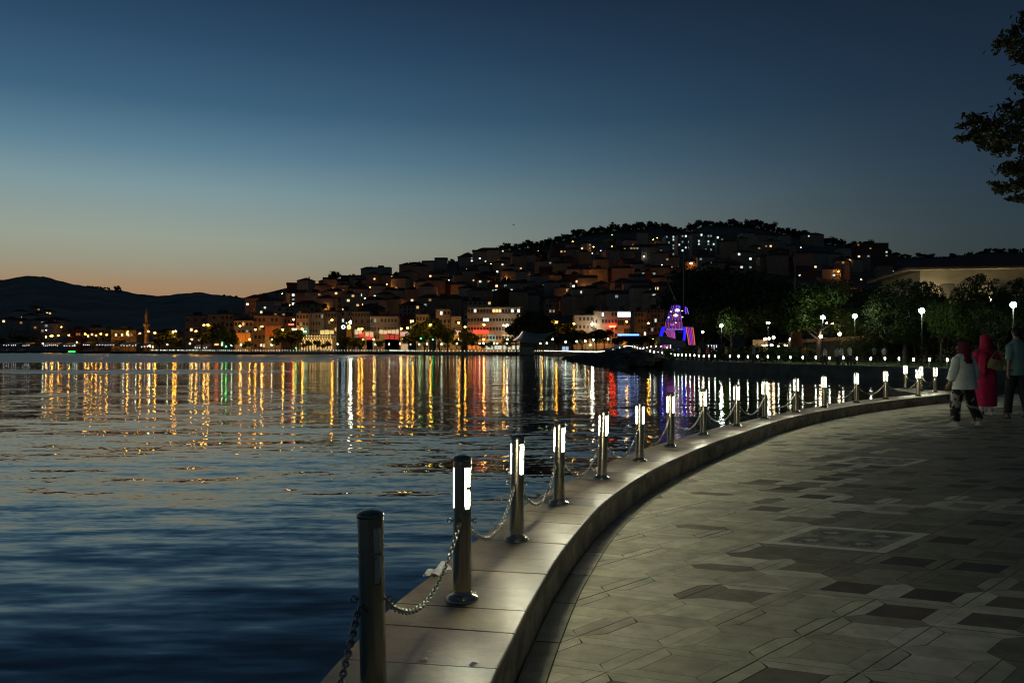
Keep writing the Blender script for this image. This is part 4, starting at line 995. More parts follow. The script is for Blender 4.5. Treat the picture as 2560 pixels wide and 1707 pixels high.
# minaret and mosque
e = empty('mosque', at(372,871,440).xy.to_3d(), 0, 'small mosque with one slim minaret lit warm orange on the far left shore', 'mosque')
mn = MB(); S_ = 440/F; mn.lathe([(1.6,0),(1.6,4),(1.15,5),(1.05,13.5),(1.75,14.1),(1.75,15.1),(.95,15.15),(.85,19.0),(1.05,19.3),(.05,24.2)], 14); o = mn.build('minaret', mat('minaret_stone', (.50,.38,.24), .8), e, True); o.location = (-1.2,0,0)
mn = MB(); mn.box((2,-4,0),(12,5,5)); mn.lathe([(4.2,5.0),(4.0,6.2),(3.0,7.6),(1.5,8.5),(.2,8.9)], 16, M=Matrix.Translation((7,.5,0))); mn.build('prayer_hall', WD['tan'], e)
for k in range(3): link('window', win_mesh(G_warmwin), e, (4+k*3,-4.03,2.2), (.9,1,1.8))
# clock towers
for k, (px, yt, c, lb) in enumerate([(860,806,(.5,.8,1.0),'dark square tower with a pale blue lit clock ring, left of the pair'),(873.5,813,(1.0,.8,.15),'slim pale tower with a yellow lit clock ring, right of the pair')]):
    D = 322 - k*3; p = at(px, yt, D); e = empty('clock_tower', (p.x, D, 0), 0, lb, 'clock tower'); w_ = 1.25 if k == 0 else .75
    b = MB(); b.box((-w_,-w_,-1),(w_,w_,p.z-1.2)); b.box((-w_-.2,-w_-.2,p.z-1.197),(w_+.2,w_+.2,p.z-.9)); b.box((-w_*.8,-w_*.8,p.z-.897),(w_*.8,w_*.8,p.z)); b.build('shaft', M_pole if k == 0 else WD['tan'], e)
    rg = MB(); rg.tube([(.62*math.cos(a),0,.62*math.sin(a)) for a in [i*math.pi/8 for i in range(17)]], .14, 6); rg.build('clock_ring', glowmat('clock_glow_%d' % k, c, 7), e, True, loc=(0,-w_-.1,CH+(HY-817.5)/F*D))
# tensile sail tent over its stage
e = empty('sail_tent', at(1332,871,262).xy.to_3d(), 0, 'white tensile sail tent with one tall peak over a small stage', 'tent'); D = 262; k_ = D/F
def TP(px, py, dy=0): return Vector(((px-1332)*k_, dy, CH+(HY-py)*k_))
m = MB(); rim = [TP(1284,851,-3), TP(1308,856,-6), TP(1335,859,-5), TP(1352,853,-6), TP(1386,829,-1), TP(1362,842,6), TP(1335,838,8), TP(1308,833,5)]; pk = TP(1307,825,0)
vs = []; fs = []; nr = 8
for i, r_ in enumerate(rim):
    for j in range(nr+1):
        t = j/nr; q = pk.lerp(r_, t); q.z -= 2.0*math.sin(math.pi*t)*(.55 if i in (0,4) else 1.0) * (.9 if i > 3 else .7); vs.append(q)
for i in range(len(rim)):
    i2 = (i+1) % len(rim)
    for j in range(nr): fs.append((i*(nr+1)+j, i*(nr+1)+j+1, i2*(nr+1)+j+1, i2*(nr+1)+j))
m.add(vs, fs); M_sail = mat('sail_membrane', (.32,.33,.30), .7, nz=.1); m.build('membrane', M_sail, e, True)
mp_ = MB(); mp_.tube([(pk.x,0,-1),(pk.x,0,pk.z+1)], .16, 8); mp_.build('mast', M_pole, e)
st = MB(); st.box((TP(1298,0).x,-3,-.5),(TP(1332,0).x,3,1.9)); st.build('stage', WD['grey'], e)
ed = MB(); ed.tube([TP(1284,851,-3), TP(1296,843,-2.2), TP(1306,829,-.3)], .16, 6); ed.build('lit_edge', glowmat('sail_edge_light', (1,.8,.7), .7), e)
# ================================================================ TREES
def crown_mesh(name, blobs, n, leaf, m_, seed, ro=.35):
    """many small leaf clumps spread near the surface of uneven lobes"""
    r = random.Random(seed); mb = MB(); tot = sum(b[3]**2 for b in blobs)
    vs = []; fs = []
    for (x, y, z, rad, fl) in blobs:
        for _ in range(int(n*rad**2/tot)):
            while True:
                d = Vector((r.gauss(0,1), r.gauss(0,1), r.gauss(0,1)))
                if d.length > .01: break
            d.normalize(); k = rad*(r.random()**(.38 if ro > .2 else .22))*(1+ro*noise.noise(d*2.3+Vector((x,y,z))))
            c = Vector((x, y, z)) + Vector((d.x*k, d.y*k, d.z*k*fl))
            if noise.noise(c*(1.1/max(rad,.3))*1.6+Vector((seed,0,0))) < (-.22 if ro > .2 else -.42): continue
            nrm = (d + Vector((r.uniform(-1,1), r.uniform(-1,1), r.uniform(-.6,1)))).normalized()
            u = nrm.orthogonal().normalized(); w = nrm.cross(u); a = r.uniform(0, 6.28); u, w = u*math.cos(a)+w*math.sin(a), w*math.cos(a)-u*math.sin(a)
            L_ = leaf*r.uniform(.6,1.4); b = len(vs)
            vs += [c-u*L_*.5, c+w*L_*.28-u*.05*L_, c+u*L_*.5+nrm*L_*.08, c-w*L_*.28]; fs.append((b,b+1,b+2,b+3))
    mb.add(vs, fs); return mb.mesh(name, m_)
def trunk_mesh(h, r0, limbs, seed):
    r = random.Random(seed); mb = MB(); lean = Vector((r.uniform(-.06,.06), r.uniform(-.06,.06), 0))*h
    top = lean + Vector((0,0,h)); mb.tube([(0,0,-.5),(0,0,.15),lean*.4+Vector((0,0,h*.5)),top], [r0*1.5,r0*1.1,r0*.85,r0*.6], 8)
    for k in range(limbs):
        a = 6.28*k/limbs+r.uniform(-.4,.4); s = lean*.7+Vector((0,0,h*r.uniform(.65,.95))); l = h*r.uniform(.45,.8)
        e = s+Vector((math.cos(a)*l*.7, math.sin(a)*l*.7, l*.7)); mb.tube([s, s.lerp(e,.5)+Vector((0,0,-.05*l)), e], [r0*.5,r0*.32,r0*.1], 6)
    return mb.mesh('trunk', M_bark, True)
TK = {}
def tkind(name, blobs, n, leaf, m_, seed, th, tr, limbs=5, ro=.35):
    TK[name] = (trunk_mesh(th, tr, limbs, seed), crown_mesh('crown', blobs, n, leaf, m_, seed, ro))
rr_ = random.Random(11)
def lobes(n, R_, z0, z1, r0, r1, fl=.8):
    out = []
    for k in range(n):
        a = rr_.uniform(0, 6.28); q = R_*math.sqrt(rr_.random()); out.append((q*math.cos(a), q*math.sin(a), rr_.uniform(z0, z1), rr_.uniform(r0, r1), fl))
    return out
# unit height about 8 m each
tkind('roundA', [(0,0,5.2,2.6,.75)]+lobes(8, 2.2, 4.2, 6.4, 1.1, 1.7), 5200, .34, M_leafA, 1, 3.6, .22)
tkind('roundB', [(0,0,5.0,2.2,.8)]+lobes(9, 2.6, 3.8, 6.6, .9, 1.6), 5200, .34, M_leafB, 2, 3.4, .2)
tkind('broad', lobes(12, 3.4, 3.8, 6.6, 1.2, 2.0), 6000, .36, M_leafA, 3, 3.2, .25, 6)
tkind('dome', [(0,0,4.4,3.3,.85)]+lobes(7, 2.5, 3.4, 5.4, 1.1, 1.5), 17000, .24, M_leafB, 4, 2.6, .25, 6, .10)
tkind('tall', [(0,0,z,1.5+.5*math.sin(z), 1) for z in (2.6,4.0,5.4)]+lobes(7, 1.5, 2.5, 7.0, .8, 1.4, 1), 5200, .34, M_leafB, 5, 4.5, .2)
tkind('farA', [(0,0,5,2.4,.8)]+lobes(5, 2.2, 3.8, 6.4, 1.0, 1.7), 650, .95, M_leafB, 6, 3.6, .22, 3)
tkind('farB', lobes(8, 2.8, 3.6, 6.6, 1.0, 1.7), 650, .95, M_leafA, 7, 3.4, .22, 3)
tkind('cypress', [(0,0,z,r_,1.6) for z, r_ in ((1.6,.8),(3.0,.95),(4.6,.8),(6.2,.5),(7.4,.25))], 520, .7, M_leafB, 8, 1.2, .15, 0)
def tree(kind, loc, s, label, group=None, sz=None, rz=None):
    e = empty('tree', loc, rnd.uniform(0, 6.28) if rz is None else rz, label, 'tree', group); e.scale = (s, s, sz or s*rnd.uniform(.9,1.1))
    tm, cm = TK[kind]; link('trunk', tm, e); link('crown', cm, e); return e
tr = random.Random(31)
# tree row between the far quay and the buildings (top height in photo pixels)
wt = [(12,842),(40,838),(70,836),(95,843),(300,847),(398,838),(420,832),(445,845),(505,826),(530,818),(548,812),(566,822),(585,838),(620,850),(690,838),(708,824),(728,820),(745,833),(770,848),(795,852),(818,850),(862,842),(880,848),(893,842),(905,852),(950,850),(1020,838),(1040,816),(1062,806),(1080,796),(1098,804),(1118,822),(1142,842),(1168,822),(1180,838),(1205,852),(1225,855),(1318,790),(1340,784),(1362,792),(1385,800),(1410,812),(1430,826),(1455,822),(1490,826),(1510,822),(1545,838),(1575,832),(1600,836),(1625,842),(1290,806),(1395,832),(1270,842),(230,846),(180,850),(20,858),(60,856)]
for k, (px, yt) in enumerate(wt):
    D = (tr.uniform(312, 322) if px < 1280 else tr.uniform(285, 318)) if px > 380 else tr.uniform(432, 445)
    p = at(px, yt, D); h = p.z; s = h/7.4
    pos = 'far left shore' if px < 360 else 'shore between minaret and clock towers' if px < 860 else 'shore between clock towers and hotel' if px < 1160 else 'shore beside the sail tent' if px < 1420 else 'shore left of the ship sculpture'
    tree(tr.choice(['farA','farB','farA']), (p.x, D, -.1), s, 'dark leafy tree on the ' + pos, 'dark trees on the ' + pos)
# trees standing on the crest of the hill
kx = 1255
while kx < 2230:
    yr = interp(TOWN, kx); q = place(kx, yr+3) or place(kx, yr+9)
    if q is not None:
        tree('farA' if tr.random() < .5 else 'farB', (q.x, q.y, q.z-6), tr.uniform(1.4, 2.3), 'dark tree on the wooded crest of the hill', 'trees on the crest of the hill')
    kx += tr.uniform(9, 15)
for px, yb, s in [(838,700,1.6),(880,702,1.0),(745,722,1.0),(780,708,.9),(1130,652,1.0),(1208,640,1.3),(1230,636,1.2),(1075,672,.8),(990,690,.8),(1298,712,1.0),(1330,640,1.4),(1350,650,1.4),(1300,660,1.2),(1475,800,1.2)]:
    q = place(px, yb) or place(px, yb+10)
    if q is not None: tree('farB', (q.x, q.y, q.z-3), s*1.2, 'single dark tree between the houses on the hillside', 'trees between the hillside houses')
n = 0
while n < 92:
    px = tr.uniform(640, 2230); yb = tr.uniform(interp(TOWN, px)+14, 790)
    if px > 1700 and yb > 690: 
        n += 1; continue
    q = place(px, yb)
    if q is not None: tree(tr.choice(['farA','farB','farB','cypress']), (q.x, q.y, q.z-.5), tr.uniform(.7,1.35), 'single dark tree between the houses on the hillside', 'trees between the hillside houses')
    n += 1
# ridge wood far right
kx = 2225
while kx < 2600:
    q = place(kx, interp(TOWN, kx)+4) or place(kx, interp(TOWN, kx)+10)
    if q is not None: tree('cypress' if tr.random() < .2 else 'farA', (q.x, q.y, q.z-3.5), tr.uniform(.7, 1.15), 'tree on the dark wooded ridge above the villa', 'trees on the ridge above the villa')
    kx += tr.uniform(8, 15)
# houses, lamps and crest trees of the far left hill
for k, (px, yb, lb) in enumerate([(30,822,'leftmost'),(52,800,'upper left'),(56,826,'lower left'),(78,812,'second'),(92,790,'highest'),(98,806,'middle upper'),(100,826,'middle lower'),(120,800,'right upper'),(112,824,'right lower'),(138,822,'slim right'),(152,826,'rightmost'),(128,834,'lowest')]):
    q = place(px, yb, 0, fz, 500, 1400)
    if q is not None: building('house', (q.x, q.y, q.z), 11, 8, 7.5, 2, 4, WALLS[1+4*(k % 2)][1], 'hip', 'small dim house at the foot of the far left hill, %s of the cluster' % lb, 'houses at the foot of the far left hill', litp=.16, dark=False, ww=1.8, wh=1.6)
for k, (px, yb, w_) in enumerate([(28,803,1),(75,803.5,1),(132,804,1),(112,826,1),(150,818,0),(137,813,0)]):
    q = place(px, yb, 6, fz, 500, 1400)
    if q is not None: lamp((q.x, q.y, q.z), 'whitehill' if w_ else 'sodhill', '%s street lamp at the foot of the far left hill' % ('bluish white' if w_ else 'orange'), '%s street lamps at the foot of the far left hill' % ('bluish white' if w_ else 'orange'))
for px in (222,229,236,243,252,262,271,292,296,301,560,575,590):
    q = place(px, interp(RIDGE, px)+3, 0, fz, 1500, 2500)
    if q is not None: tree('farB', (q.x, q.y, q.z-4), 1.5+(px in (292,296)), 'tiny tree on the crest of the far left hill', 'trees on the crest of the far left hill')
# park trees: top pixel, distance, kind, width factor, label
PT = [(1712,752,128,'tall',1.0,'dark park tree just right of the ship sculpture'),(1728,668,150,'roundB',1.25,'tall dark park tree rising behind the ship sculpture mast'),(1775,650,150,'tall',1.3,'tall dark park tree with the highest crown left of the pole'),(1822,660,145,'roundB',1.2,'dark park tree above the lamp right of the ship'),
      (1868,690,140,'broad',1.15,'dark park tree in the middle of the park grove'),(1905,700,150,'tall',1.2,'tall dark park tree behind the cafe'),(1950,704,140,'roundB',1.15,'dark park tree left of the brightly lit leaves'),(2005,700,132,'roundA',1.15,'dark park tree directly above the garden wall'),(2045,712,85,'broad',1.1,'broad park tree whose lower leaves glow bright green'),
      (2095,706,126,'roundA',1.15,'park tree right of the bright green leaves'),(2140,722,118,'roundB',1.1,'dark park tree behind the white globe lamp'),(2190,716,110,'tall',1.1,'slim dark park tree left of the villa'),(1770,760,122,'roundA',1.0,'lower park tree in front of the tall pair'),(1830,765,110,'roundA',.9,'small park tree lit by the globe right of the ship'),(1890,770,112,'roundB',1.0,'low park tree left of the cafe globe lamp'),(1985,770,108,'roundA',1.0,'low park tree behind the cafe'),(2140,766,96,'roundA',1.0,'low park tree over the garden wall'),
      (2262,698,76,'dome',1.0,'round park tree left of the villa front'),(2318,703,79,'dome',.55,'round park tree before the villa corner'),(2447,684,72,'dome',.66,'big dome-shaped park tree in front of the villa'),(2352,742,66,'roundA',.62,'small bright green park tree between two round ones'),(2545,694,78,'dome',.58,'round park tree at the right edge before the villa'),(2600,704,66,'dome',.66,'park tree cut by the right edge'),(2400,772,66,'roundA',.85,'low leafy park tree under the dome-shaped one'),(2500,760,64,'roundB',.9,'low dark park tree behind the right globe lamp'),(2215,770,84,'roundB',.95,'low dark park tree left of the round one'),(2290,790,78,'roundA',.7,'small park tree behind the globe lamp pole')]
for px, yt, D, kd, wf, lb in PT:
    p = at(px, yt, D); s = p.z/{'tall':8.0,'dome':7.2}.get(kd, 7.5); tree(kd, (p.x, D, 0), s*wf, lb, None, sz=s)
# slim trunks of the avenue in front of the lawn
for k, (px, D, r_) in enumerate([(2146,72,.10),(2233,70,.12),(2300,70,.2),(2383,66,.2),(2412,66,.17),(2431,64,.13)]): pass
# near tree reaching in from the right
tn = MB(); T0 = Vector((10.3, 12.6, 0))
e = empty('tree', T0, 0, 'near broadleaf tree whose leafy branches reach in from the top right corner', 'tree')
tn.tube([(0,0,-.3),(0,0,.2),(-.05,0,2.2),(.05,.1,4.2),(0,.1,6.5),(-.1,.1,8)], [.26,.2,.17,.15,.11,.05], 10); tn.build('trunk', M_bark, e, True)
lf = MB(); br = MB(); lr = random.Random(5)
def leaf(c, L_):
    nrm = Vector((lr.gauss(0,.7), lr.gauss(0,.7), lr.gauss(.4,.7))).normalized(); u = nrm.orthogonal().normalized(); w = nrm.cross(u); a = lr.uniform(0,6.28)
    u, w = u*math.cos(a)+w*math.sin(a), w*math.cos(a)-u*math.sin(a)
    lf.add([c-u*L_*.5, c-u*L_*.12+w*L_*.27, c+u*L_*.25+w*L_*.2, c+u*L_*.55+nrm*.1*L_, c+u*L_*.25-w*L_*.2, c-u*L_*.12-w*L_*.27], [(0,1,2,3,4,5)])
def spray(p, q, n, spread, L_=.12):
    p = Vector(p); q = Vector(q)
    br.tube([p, p.lerp(q,.5)+Vector((0,0,.04)), q], [.02,.012,.004], 5)
    for _ in range(n):
        t = lr.random()**.7; c = p.lerp(q, t)+Vector((lr.gauss(0,spread), lr.gauss(0,spread), lr.gauss(0,spread*.8))); leaf(c, L_*lr.uniform(.7,1.3))
def L3(px, py, D=12.2): v = at(px, py, D)-T0; return v
main = [((0,.1,4.9), L3(2560,300), 5), ((0,.1,3.8), L3(2575,420), 4), ((0,.1,6.2), L3(2580,90), 4)]
for a, b, n_ in main: br.tube([a, Vector(a).lerp(b,.5)+Vector((0,0,.15)), b], [.06,.04,.02], 6)
for px, py, n_, sp_ in [(2560,45,60,.06),(2545,70,34,.05),(2520,95,55,.07),(2498,112,50,.06),(2540,120,90,.08),(2565,130,70,.08),(2535,138,40,.05),(2535,197,30,.045),(2550,215,35,.05),(2570,225,50,.06),(2505,278,45,.06),(2540,290,90,.08),(2560,260,60,.08),(2575,300,80,.08),(2480,312,80,.07),(2455,325,45,.055),(2435,300,50,.055),(2418,296,22,.04),(2398,318,30,.035),(2400,345,26,.035),(2425,335,35,.045),(2445,350,50,.055),(2455,365,40,.045),(2480,350,80,.07),(2490,375,50,.05),(2515,340,90,.08),(2545,335,90,.09),(2570,350,80,.08),(2550,375,50,.06),(2568,395,60,.06),(2500,425,55,.055),(2525,425,70,.06),(2550,430,80,.07),(2483,460,30,.04),(2505,475,50,.05),(2530,465,60,.06),(2560,460,70,.07),(2525,498,26,.035),(2555,490,50,.05),(2572,500,50,.06)]:
    d = 12.2+lr.uniform(-.5,.5); q = L3(px, py, d); st_ = q+Vector((lr.uniform(.15,.4), lr.uniform(-.1,.2), lr.uniform(-.05,.15))); spray(st_, q-Vector((.03,0,0)), int(n_*1.45), sp_*1.0, .085)
for _ in range(220):
    c = Vector((lr.gauss(.3,1.0), lr.gauss(0,1.2), lr.uniform(3.6,8.6)))
    if (T0+c).x < (T0+c).y*.66: continue
    spray(c, c+Vector((lr.uniform(-.3,.3),lr.uniform(-.3,.3),.2)), 14, .12, .11)
br.build('branches', M_bark, e, True); lf.build('crown', M_leafN, e)

# ================================================================ PARK: lawn, hedges, wall, cafe
m = MB(); P = [(2020,874,84),(2090,873,82),(2560,870.5,60)]
m.add([(22,78,.0),(26,66.5,.0),(31,54,.0),(60,50,.0),(70,84,.0),(30,92,.0)], [(0,1,2,3,4,5)]); o = m.build('lawn', M_grass); o.location.z = .01; tag(o, kind='structure')
def hedge(x0, x1, yt, D, label, D1=None):
    a = at(x0, yt, D); b = at(x1, yt, D1 or D); h = a.z; n_ = max(2, int((b-a).length/.9)); bl = []
    for k in range(n_+1):
        q = a.lerp(b, k/n_); bl.append((q.x-a.x, q.y-a.y, h*.5, max(.5, h*.55), .95))
    e = link('hedge', crown_mesh('hedge', bl, int(900*n_), .24, M_leafB, 77), None, (a.x, a.y, 0)); tag(e, label, 'hedge'); return e
hedge(1890, 2030, 862, 86, 'dark clipped hedge left of the people sitting on the wall'); hedge(2130, 2345, 832, 88, 'tall dark hedge band behind the lawn left of the woman in white'); hedge(2330, 2600, 795, 84, 'tall dark hedge behind the lawn at the right edge')
hedge(1680, 1880, 866, 92, 'low dark hedge behind the walkers near the kiosk')
# garden wall lit by warm globes
def wall_strip(z0f, z1f, dy, th):
    mb = MB(); pts = [at(1990,852,92), at(2018,848,92), at(2060,846,91), at(2130,841,93), at(2290,836,98)]; n_ = len(pts); vs = []
    for zz, yy in ((z0f,0),(z1f,0),(z1f,th),(z0f,th)): vs += [(p.x, p.y+dy+yy, (p.z+zz if zz > -3 else -.2)) for p in pts]
    fs = [(q_*n_+i, q_*n_+i+1, ((q_+1)%4)*n_+i+1, ((q_+1)%4)*n_+i) for q_ in range(4) for i in range(n_-1)]+[(0,n_,2*n_,3*n_),(n_-1,4*n_-1,3*n_-1,2*n_-1)]
    mb.add(vs, fs); return mb
e_ = empty('garden_wall', (0,0,0), 0, 'long low dark garden wall with a sloping terracotta coping lit by warm globes', 'wall')
wall_strip(-9, -.36, .35, 1.5).build('wall', M_rock, e_); wall_strip(-.35, 0, 0, 2.6).build('coping', mat('terracotta_render', (.45,.26,.15), .85, nz=.3, nsc=.7), e_)
pl = MB(); p = at(1990,849,90); pl.lathe([(.85,0),(.8,1.6),(.55,3.2),(.6,3.35)], 12); o = pl.build('brick_chimney', WD['brick red'], smooth=True); o.location = (p.x, 90, 0); tag(o, 'tapered brick chimney-like pillar beside the cafe', 'pillar')
# cafe with warm globes
D = 97; k_ = D/F; e = empty('cafe', at(1955,871,D).xy.to_3d(), 0, 'open cafe pavilion with warm globe lamps on its beams', 'cafe')
def CP(px, py, dy=0): return Vector(((px-1955)*k_, dy, CH+(HY-py)*k_))
b = MB(); b.box(CP(1902,868,0)[:2]+(-.1,), CP(2004,868,4)[:2]+(.25,)); b.build('floor', M_quay, e)
b = MB(); b.box((CP(1948,0).x,-.08,CP(0,859.5).z),(CP(1996,0).x,.08,CP(0,857.5).z)); b.build('beam', mat('warm_wood', (.45,.28,.14), .7), e)
for px in (1906,1922,1948,1972,1996):
    b = MB(); b.tube([(CP(px,0).x,.15,0),(CP(px,0).x,.15,CP(0,860).z)], .07, 6); b.build('post', M_pole, e)
for px, py, r_ in [(1911,848,.13),(1915,847,.14),(1923,846,.15),(1934,843.5,.18),(1977,848.5,.2)]:
    b = MB(); q = CP(px,py); b.ball(q, r_, 10, 7); b.build('globe', glowmat('cafe_globe', (1.0,.70,.38), 28), e, True)
    b = MB(); b.tube([(q.x,q.y,CP(0,866).z),(q.x,q.y,q.z-r_)], .03, 5); b.build('lamp_stem', M_pole, e)
for px, py, r_ in [(1908,864,.11),(1912,864,.11),(1916,864,.11),(1920,863.5,.11),(1931,863,.13),(1934,863,.1),(1950,865,.12),(1966,863,.1),(1973,864.5,.1),(1995,864,.1),(2001,862.5,.12)]:
    b = MB(); b.ball(CP(px,py,.5), r_, 8, 6); b.build('bulb', glowmat('cafe_bulb', (1.0,.85,.5), 22), e, True)
b = MB(); b.box((CP(1905,0).x,3.6,.25),(CP(1944,0).x,3.8,2.6)); b.build('back_wall', WD['tan'], e)
# white kiosk right of the ship
D = 100; p = at(1779,868,D); e = empty('kiosk', (p.x,D,0), 0, 'small kiosk with white-violet lit frame among the walkers', 'kiosk')
b = MB(); b.box((-.55,-.4,0),(.55,.4,.9)); b.build('counter', M_pole, e)
for x in (-.52,-.1,.2,.5):
    b = MB(); b.box((x-.03,-.45,.903),(x+.03,-.39,1.9)); b.build('light_bar', glowmat('kiosk_light', (.8,.75,1.0), 2.2), e)
b = MB(); b.box((-.6,-.5,1.903),(.6,.5,1.98)); b.build('roof', M_white, e)
# ================================================================ SHIP SCULPTURE
D = 118; k_ = D/F; e = empty('ship_sculpture', at(1680,871,D).xy.to_3d(), 0, 'sailing ship sculpture outlined in violet, blue and orange light strips', 'sculpture')
def SP_(px, py, dy=0): return Vector(((px-1680)*k_, dy, CH+(HY-py)*k_))
def zs(x, y): return 1580+x/6.533, 680+y/6.533
V1 = glowmat('violet_led', (.20,.05,1.0), .85); V2 = glowmat('blue_led', (.01,.01,1.0), 1.4); V3 = glowmat('orange_led', (1.0,.22,.07), .75); V4 = glowmat('pink_led', (1.0,.08,.35), .6); V5 = glowmat('sail_white_light', (1.0,.85,.6), 3); V6 = glowmat('pale_violet_led', (.40,.25,1.0), .8)
M_shipd = mat('ship_dark_hull', (.02,.035,.04), .6); M_sailv = mat('ship_sail_mesh', (.14,.07,.24), .7)
# main sails: three stacked curved panels narrowing to the top
tiers = [((655,545),(775,545),(600,680),(790,680)), ((598,690),(795,690),(556,800),(808,800)), ((552,812),(812,812),(525,940),(812,940)), ((530,955),(690,955),(590,1060),(705,1090))]
for ti, (tl, tr_, bl_, br_) in enumerate(tiers):
    m = MB(); vs = []; fs = []; nn = 10
    for j in range(5):
        for i in range(nn+1):
            l = Vector(tl).lerp(Vector(bl_), j/4); r_ = Vector(tr_).lerp(Vector(br_), j/4); q = l.lerp(r_, i/nn); px, py = zs(q.x, q.y)
            vs.append(SP_(px, py, -.6*math.sin(math.pi*i/nn)-.3*math.sin(math.pi*j/4)+.15))
    fs = [(j*(nn+1)+i, j*(nn+1)+i+1, (j+1)*(nn+1)+i+1, (j+1)*(nn+1)+i) for j in range(4) for i in range(nn)]
    m.add(vs, fs); m.build('sail', M_sailv, e, True)
    ns = [7,10,13,12][ti]
    for i in range(ns):
        m = MB(); t = i/(ns-1); pts = []
        for j in range(5):
            l = Vector(tl).lerp(Vector(bl_), j/4); r_ = Vector(tr_).lerp(Vector(br_), j/4); q = l.lerp(r_, t); px, py = zs(q.x, q.y)
            pts.append(SP_(px, py, -.6*math.sin(math.pi*t)-.3*math.sin(math.pi*j/4)+.05))
        mm = [V1,V6,V1,V3][i % 4] if ti < 2 else [V3,V1,V3,V4,V1][i % 5]
        m.tube(pts, .028, 5); m.build('light_strip', mm, e)
for (x0,y0),(x1,y1),r_,mm in [((545,940),(815,940),.07,V6),((710,570),(770,570),.10,V2),((612,862),(665,862),.10,V6),((740,575),(762,575),.08,V6)]:
    m = MB(); m.tube([SP_(*zs(x0,y0),-.85), SP_(*zs((x0+x1)/2,y0),-1.0), SP_(*zs(x1,y1),-.85)], r_, 6); m.build('light_strip', mm, e)
for (x,y),r_ in [((715,630),.28),((690,712),.26),((690,830),.09),((612,650),.1),((795,640),.1),((575,745),.1),((798,740),.1)]:
    m = MB(); m.ball(SP_(*zs(x,y),-1.1), r_, 8, 6, 0, (1.25,.5,.7)); m.build('spotlight', V5 if r_ > .2 else glowmat('sail_spot', (1.0,.7,.4), 3), e, True)
for pts_, wd, mm in [([(505,900),(480,960),(450,1050)],.26,V2),([(820,900),(845,980),(835,1060),(825,1120)],.2,V2),([(730,985),(800,985)],.05,V2),([(855,570),(850,620),(860,690)],.10,V1),([(875,590),(900,690)],.05,V6)]:
    m = MB(); m.tube([SP_(*zs(*q_),-.9) for q_ in pts_], wd, 6, flat=.4); m.build('hull_light', mm, e)
# stern sail with vertical strips
for i in range(5):
    t = i/4; a = Vector((865,900)).lerp(Vector((975,905)), t); b_ = Vector((915,1190)).lerp(Vector((1010,1190)), t)
    m = MB(); m.tube([SP_(*zs(a.x,a.y),-.7), SP_(*zs(*((a+b_)/2)),-.8), SP_(*zs(b_.x,b_.y),-.7)], .06, 5); m.build('light_strip', [V3,V4,V1,V4,V3][i], e)
m = MB(); q_ = [SP_(*zs(*c_),-.6) for c_ in ((860,895),(980,900),(1015,1195),(910,1195))]; m.add(q_+[v+Vector((0,.1,0)) for v in q_], [(0,1,2,3),(7,6,5,4),(0,4,5,1),(2,6,7,3)]); m.build('sail', M_sailv, e)
# dark hull
m = MB(); H = [(430,1060),(520,1040),(600,1075),(700,1110),(830,1130),(860,1180),(840,1240),(500,1240),(440,1150)]
f_ = [SP_(*zs(*q_), -1.2) for q_ in H]; bk = [v+Vector((0,2.6,0)) for v in f_]; n_ = len(H)
m.add(f_+bk, [tuple(range(n_))[::-1], tuple(range(n_,2*n_))]+[(i,(i+1)%n_,n_+(i+1)%n_,n_+i) for i in range(n_)]); m.build('hull', M_shipd, e)
m = MB(); m.tube([SP_(*zs(580,160)), SP_(*zs(712,465))], [.04,.07], 6); m.build('gaff', mat('gaff_wood', (.35,.25,.2), .7), e)
m = MB(); m.tube([SP_(*zs(720,470),.2), SP_(*zs(715,1240),.2)], .10, 6); m.build('mast', M_pole, e)
m = MB(); a = SP_(*zs(400,1185),-2.2); b_ = SP_(*zs(595,1250),-2.2); m.box((a.x,-2.4,b_.z),(b_.x,-2.0,a.z)); m.build('plinth', M_shipd, e)
for i in range(7):
    m = MB(); x = a.x+(b_.x-a.x)*(.12+i*.13); m.box((x-.045,-2.45,b_.z+.05),(x+.045,-2.403,a.z-.05)); m.build('plinth_light', [V2,V4,V6,V3,V6,V4,V5][i], e)
m = MB(); a = SP_(*zs(600,1245),-2.2); b_ = SP_(*zs(740,1275),-2.2); m.box((a.x,-2.4,b_.z),(b_.x,-2.2,a.z)); m.build('step_light', glowmat('step_violet', (.15,.08,1.0), 2.0), e)
# blue canopy and blue railing banners on the footbridge side
b = MB(); p = at(1571, 837, 150); b.box((-2,-.1,-.15),(2,.1,.15)); o = b.build('blue_light_bar', glowmat('blue_bar', (.1,.25,1.0), 4)); o.location = p; tag(o, 'thin blue light bar above the footbridge', 'light')
q = MB(); q.tube([(0,.2,-.1),(0,.2,-p.z)], .06, 6); q.build('post', M_pole, o)
for k, (x0,x1,y0,y1,D_,c,lb) in enumerate([(1512,1532,872,879,128,(.05,.07,.35),'dark blue banner on the footbridge railing'),(1534,1549,862,878,121,(.22,.30,.42),'pale blue banner on the footbridge railing, left one'),(1550,1561,865,877,117,(.20,.27,.38),'pale blue banner on the footbridge railing, right one')]):
    a = at(x0,y0,D_); b_ = at(x1,y1,D_); m = MB(); m.box((a.x,D_-.03,b_.z),(b_.x,D_+.03,a.z)); tag(m.build('banner', mat('banner_%d' % k, c, .7)), lb, 'banner')
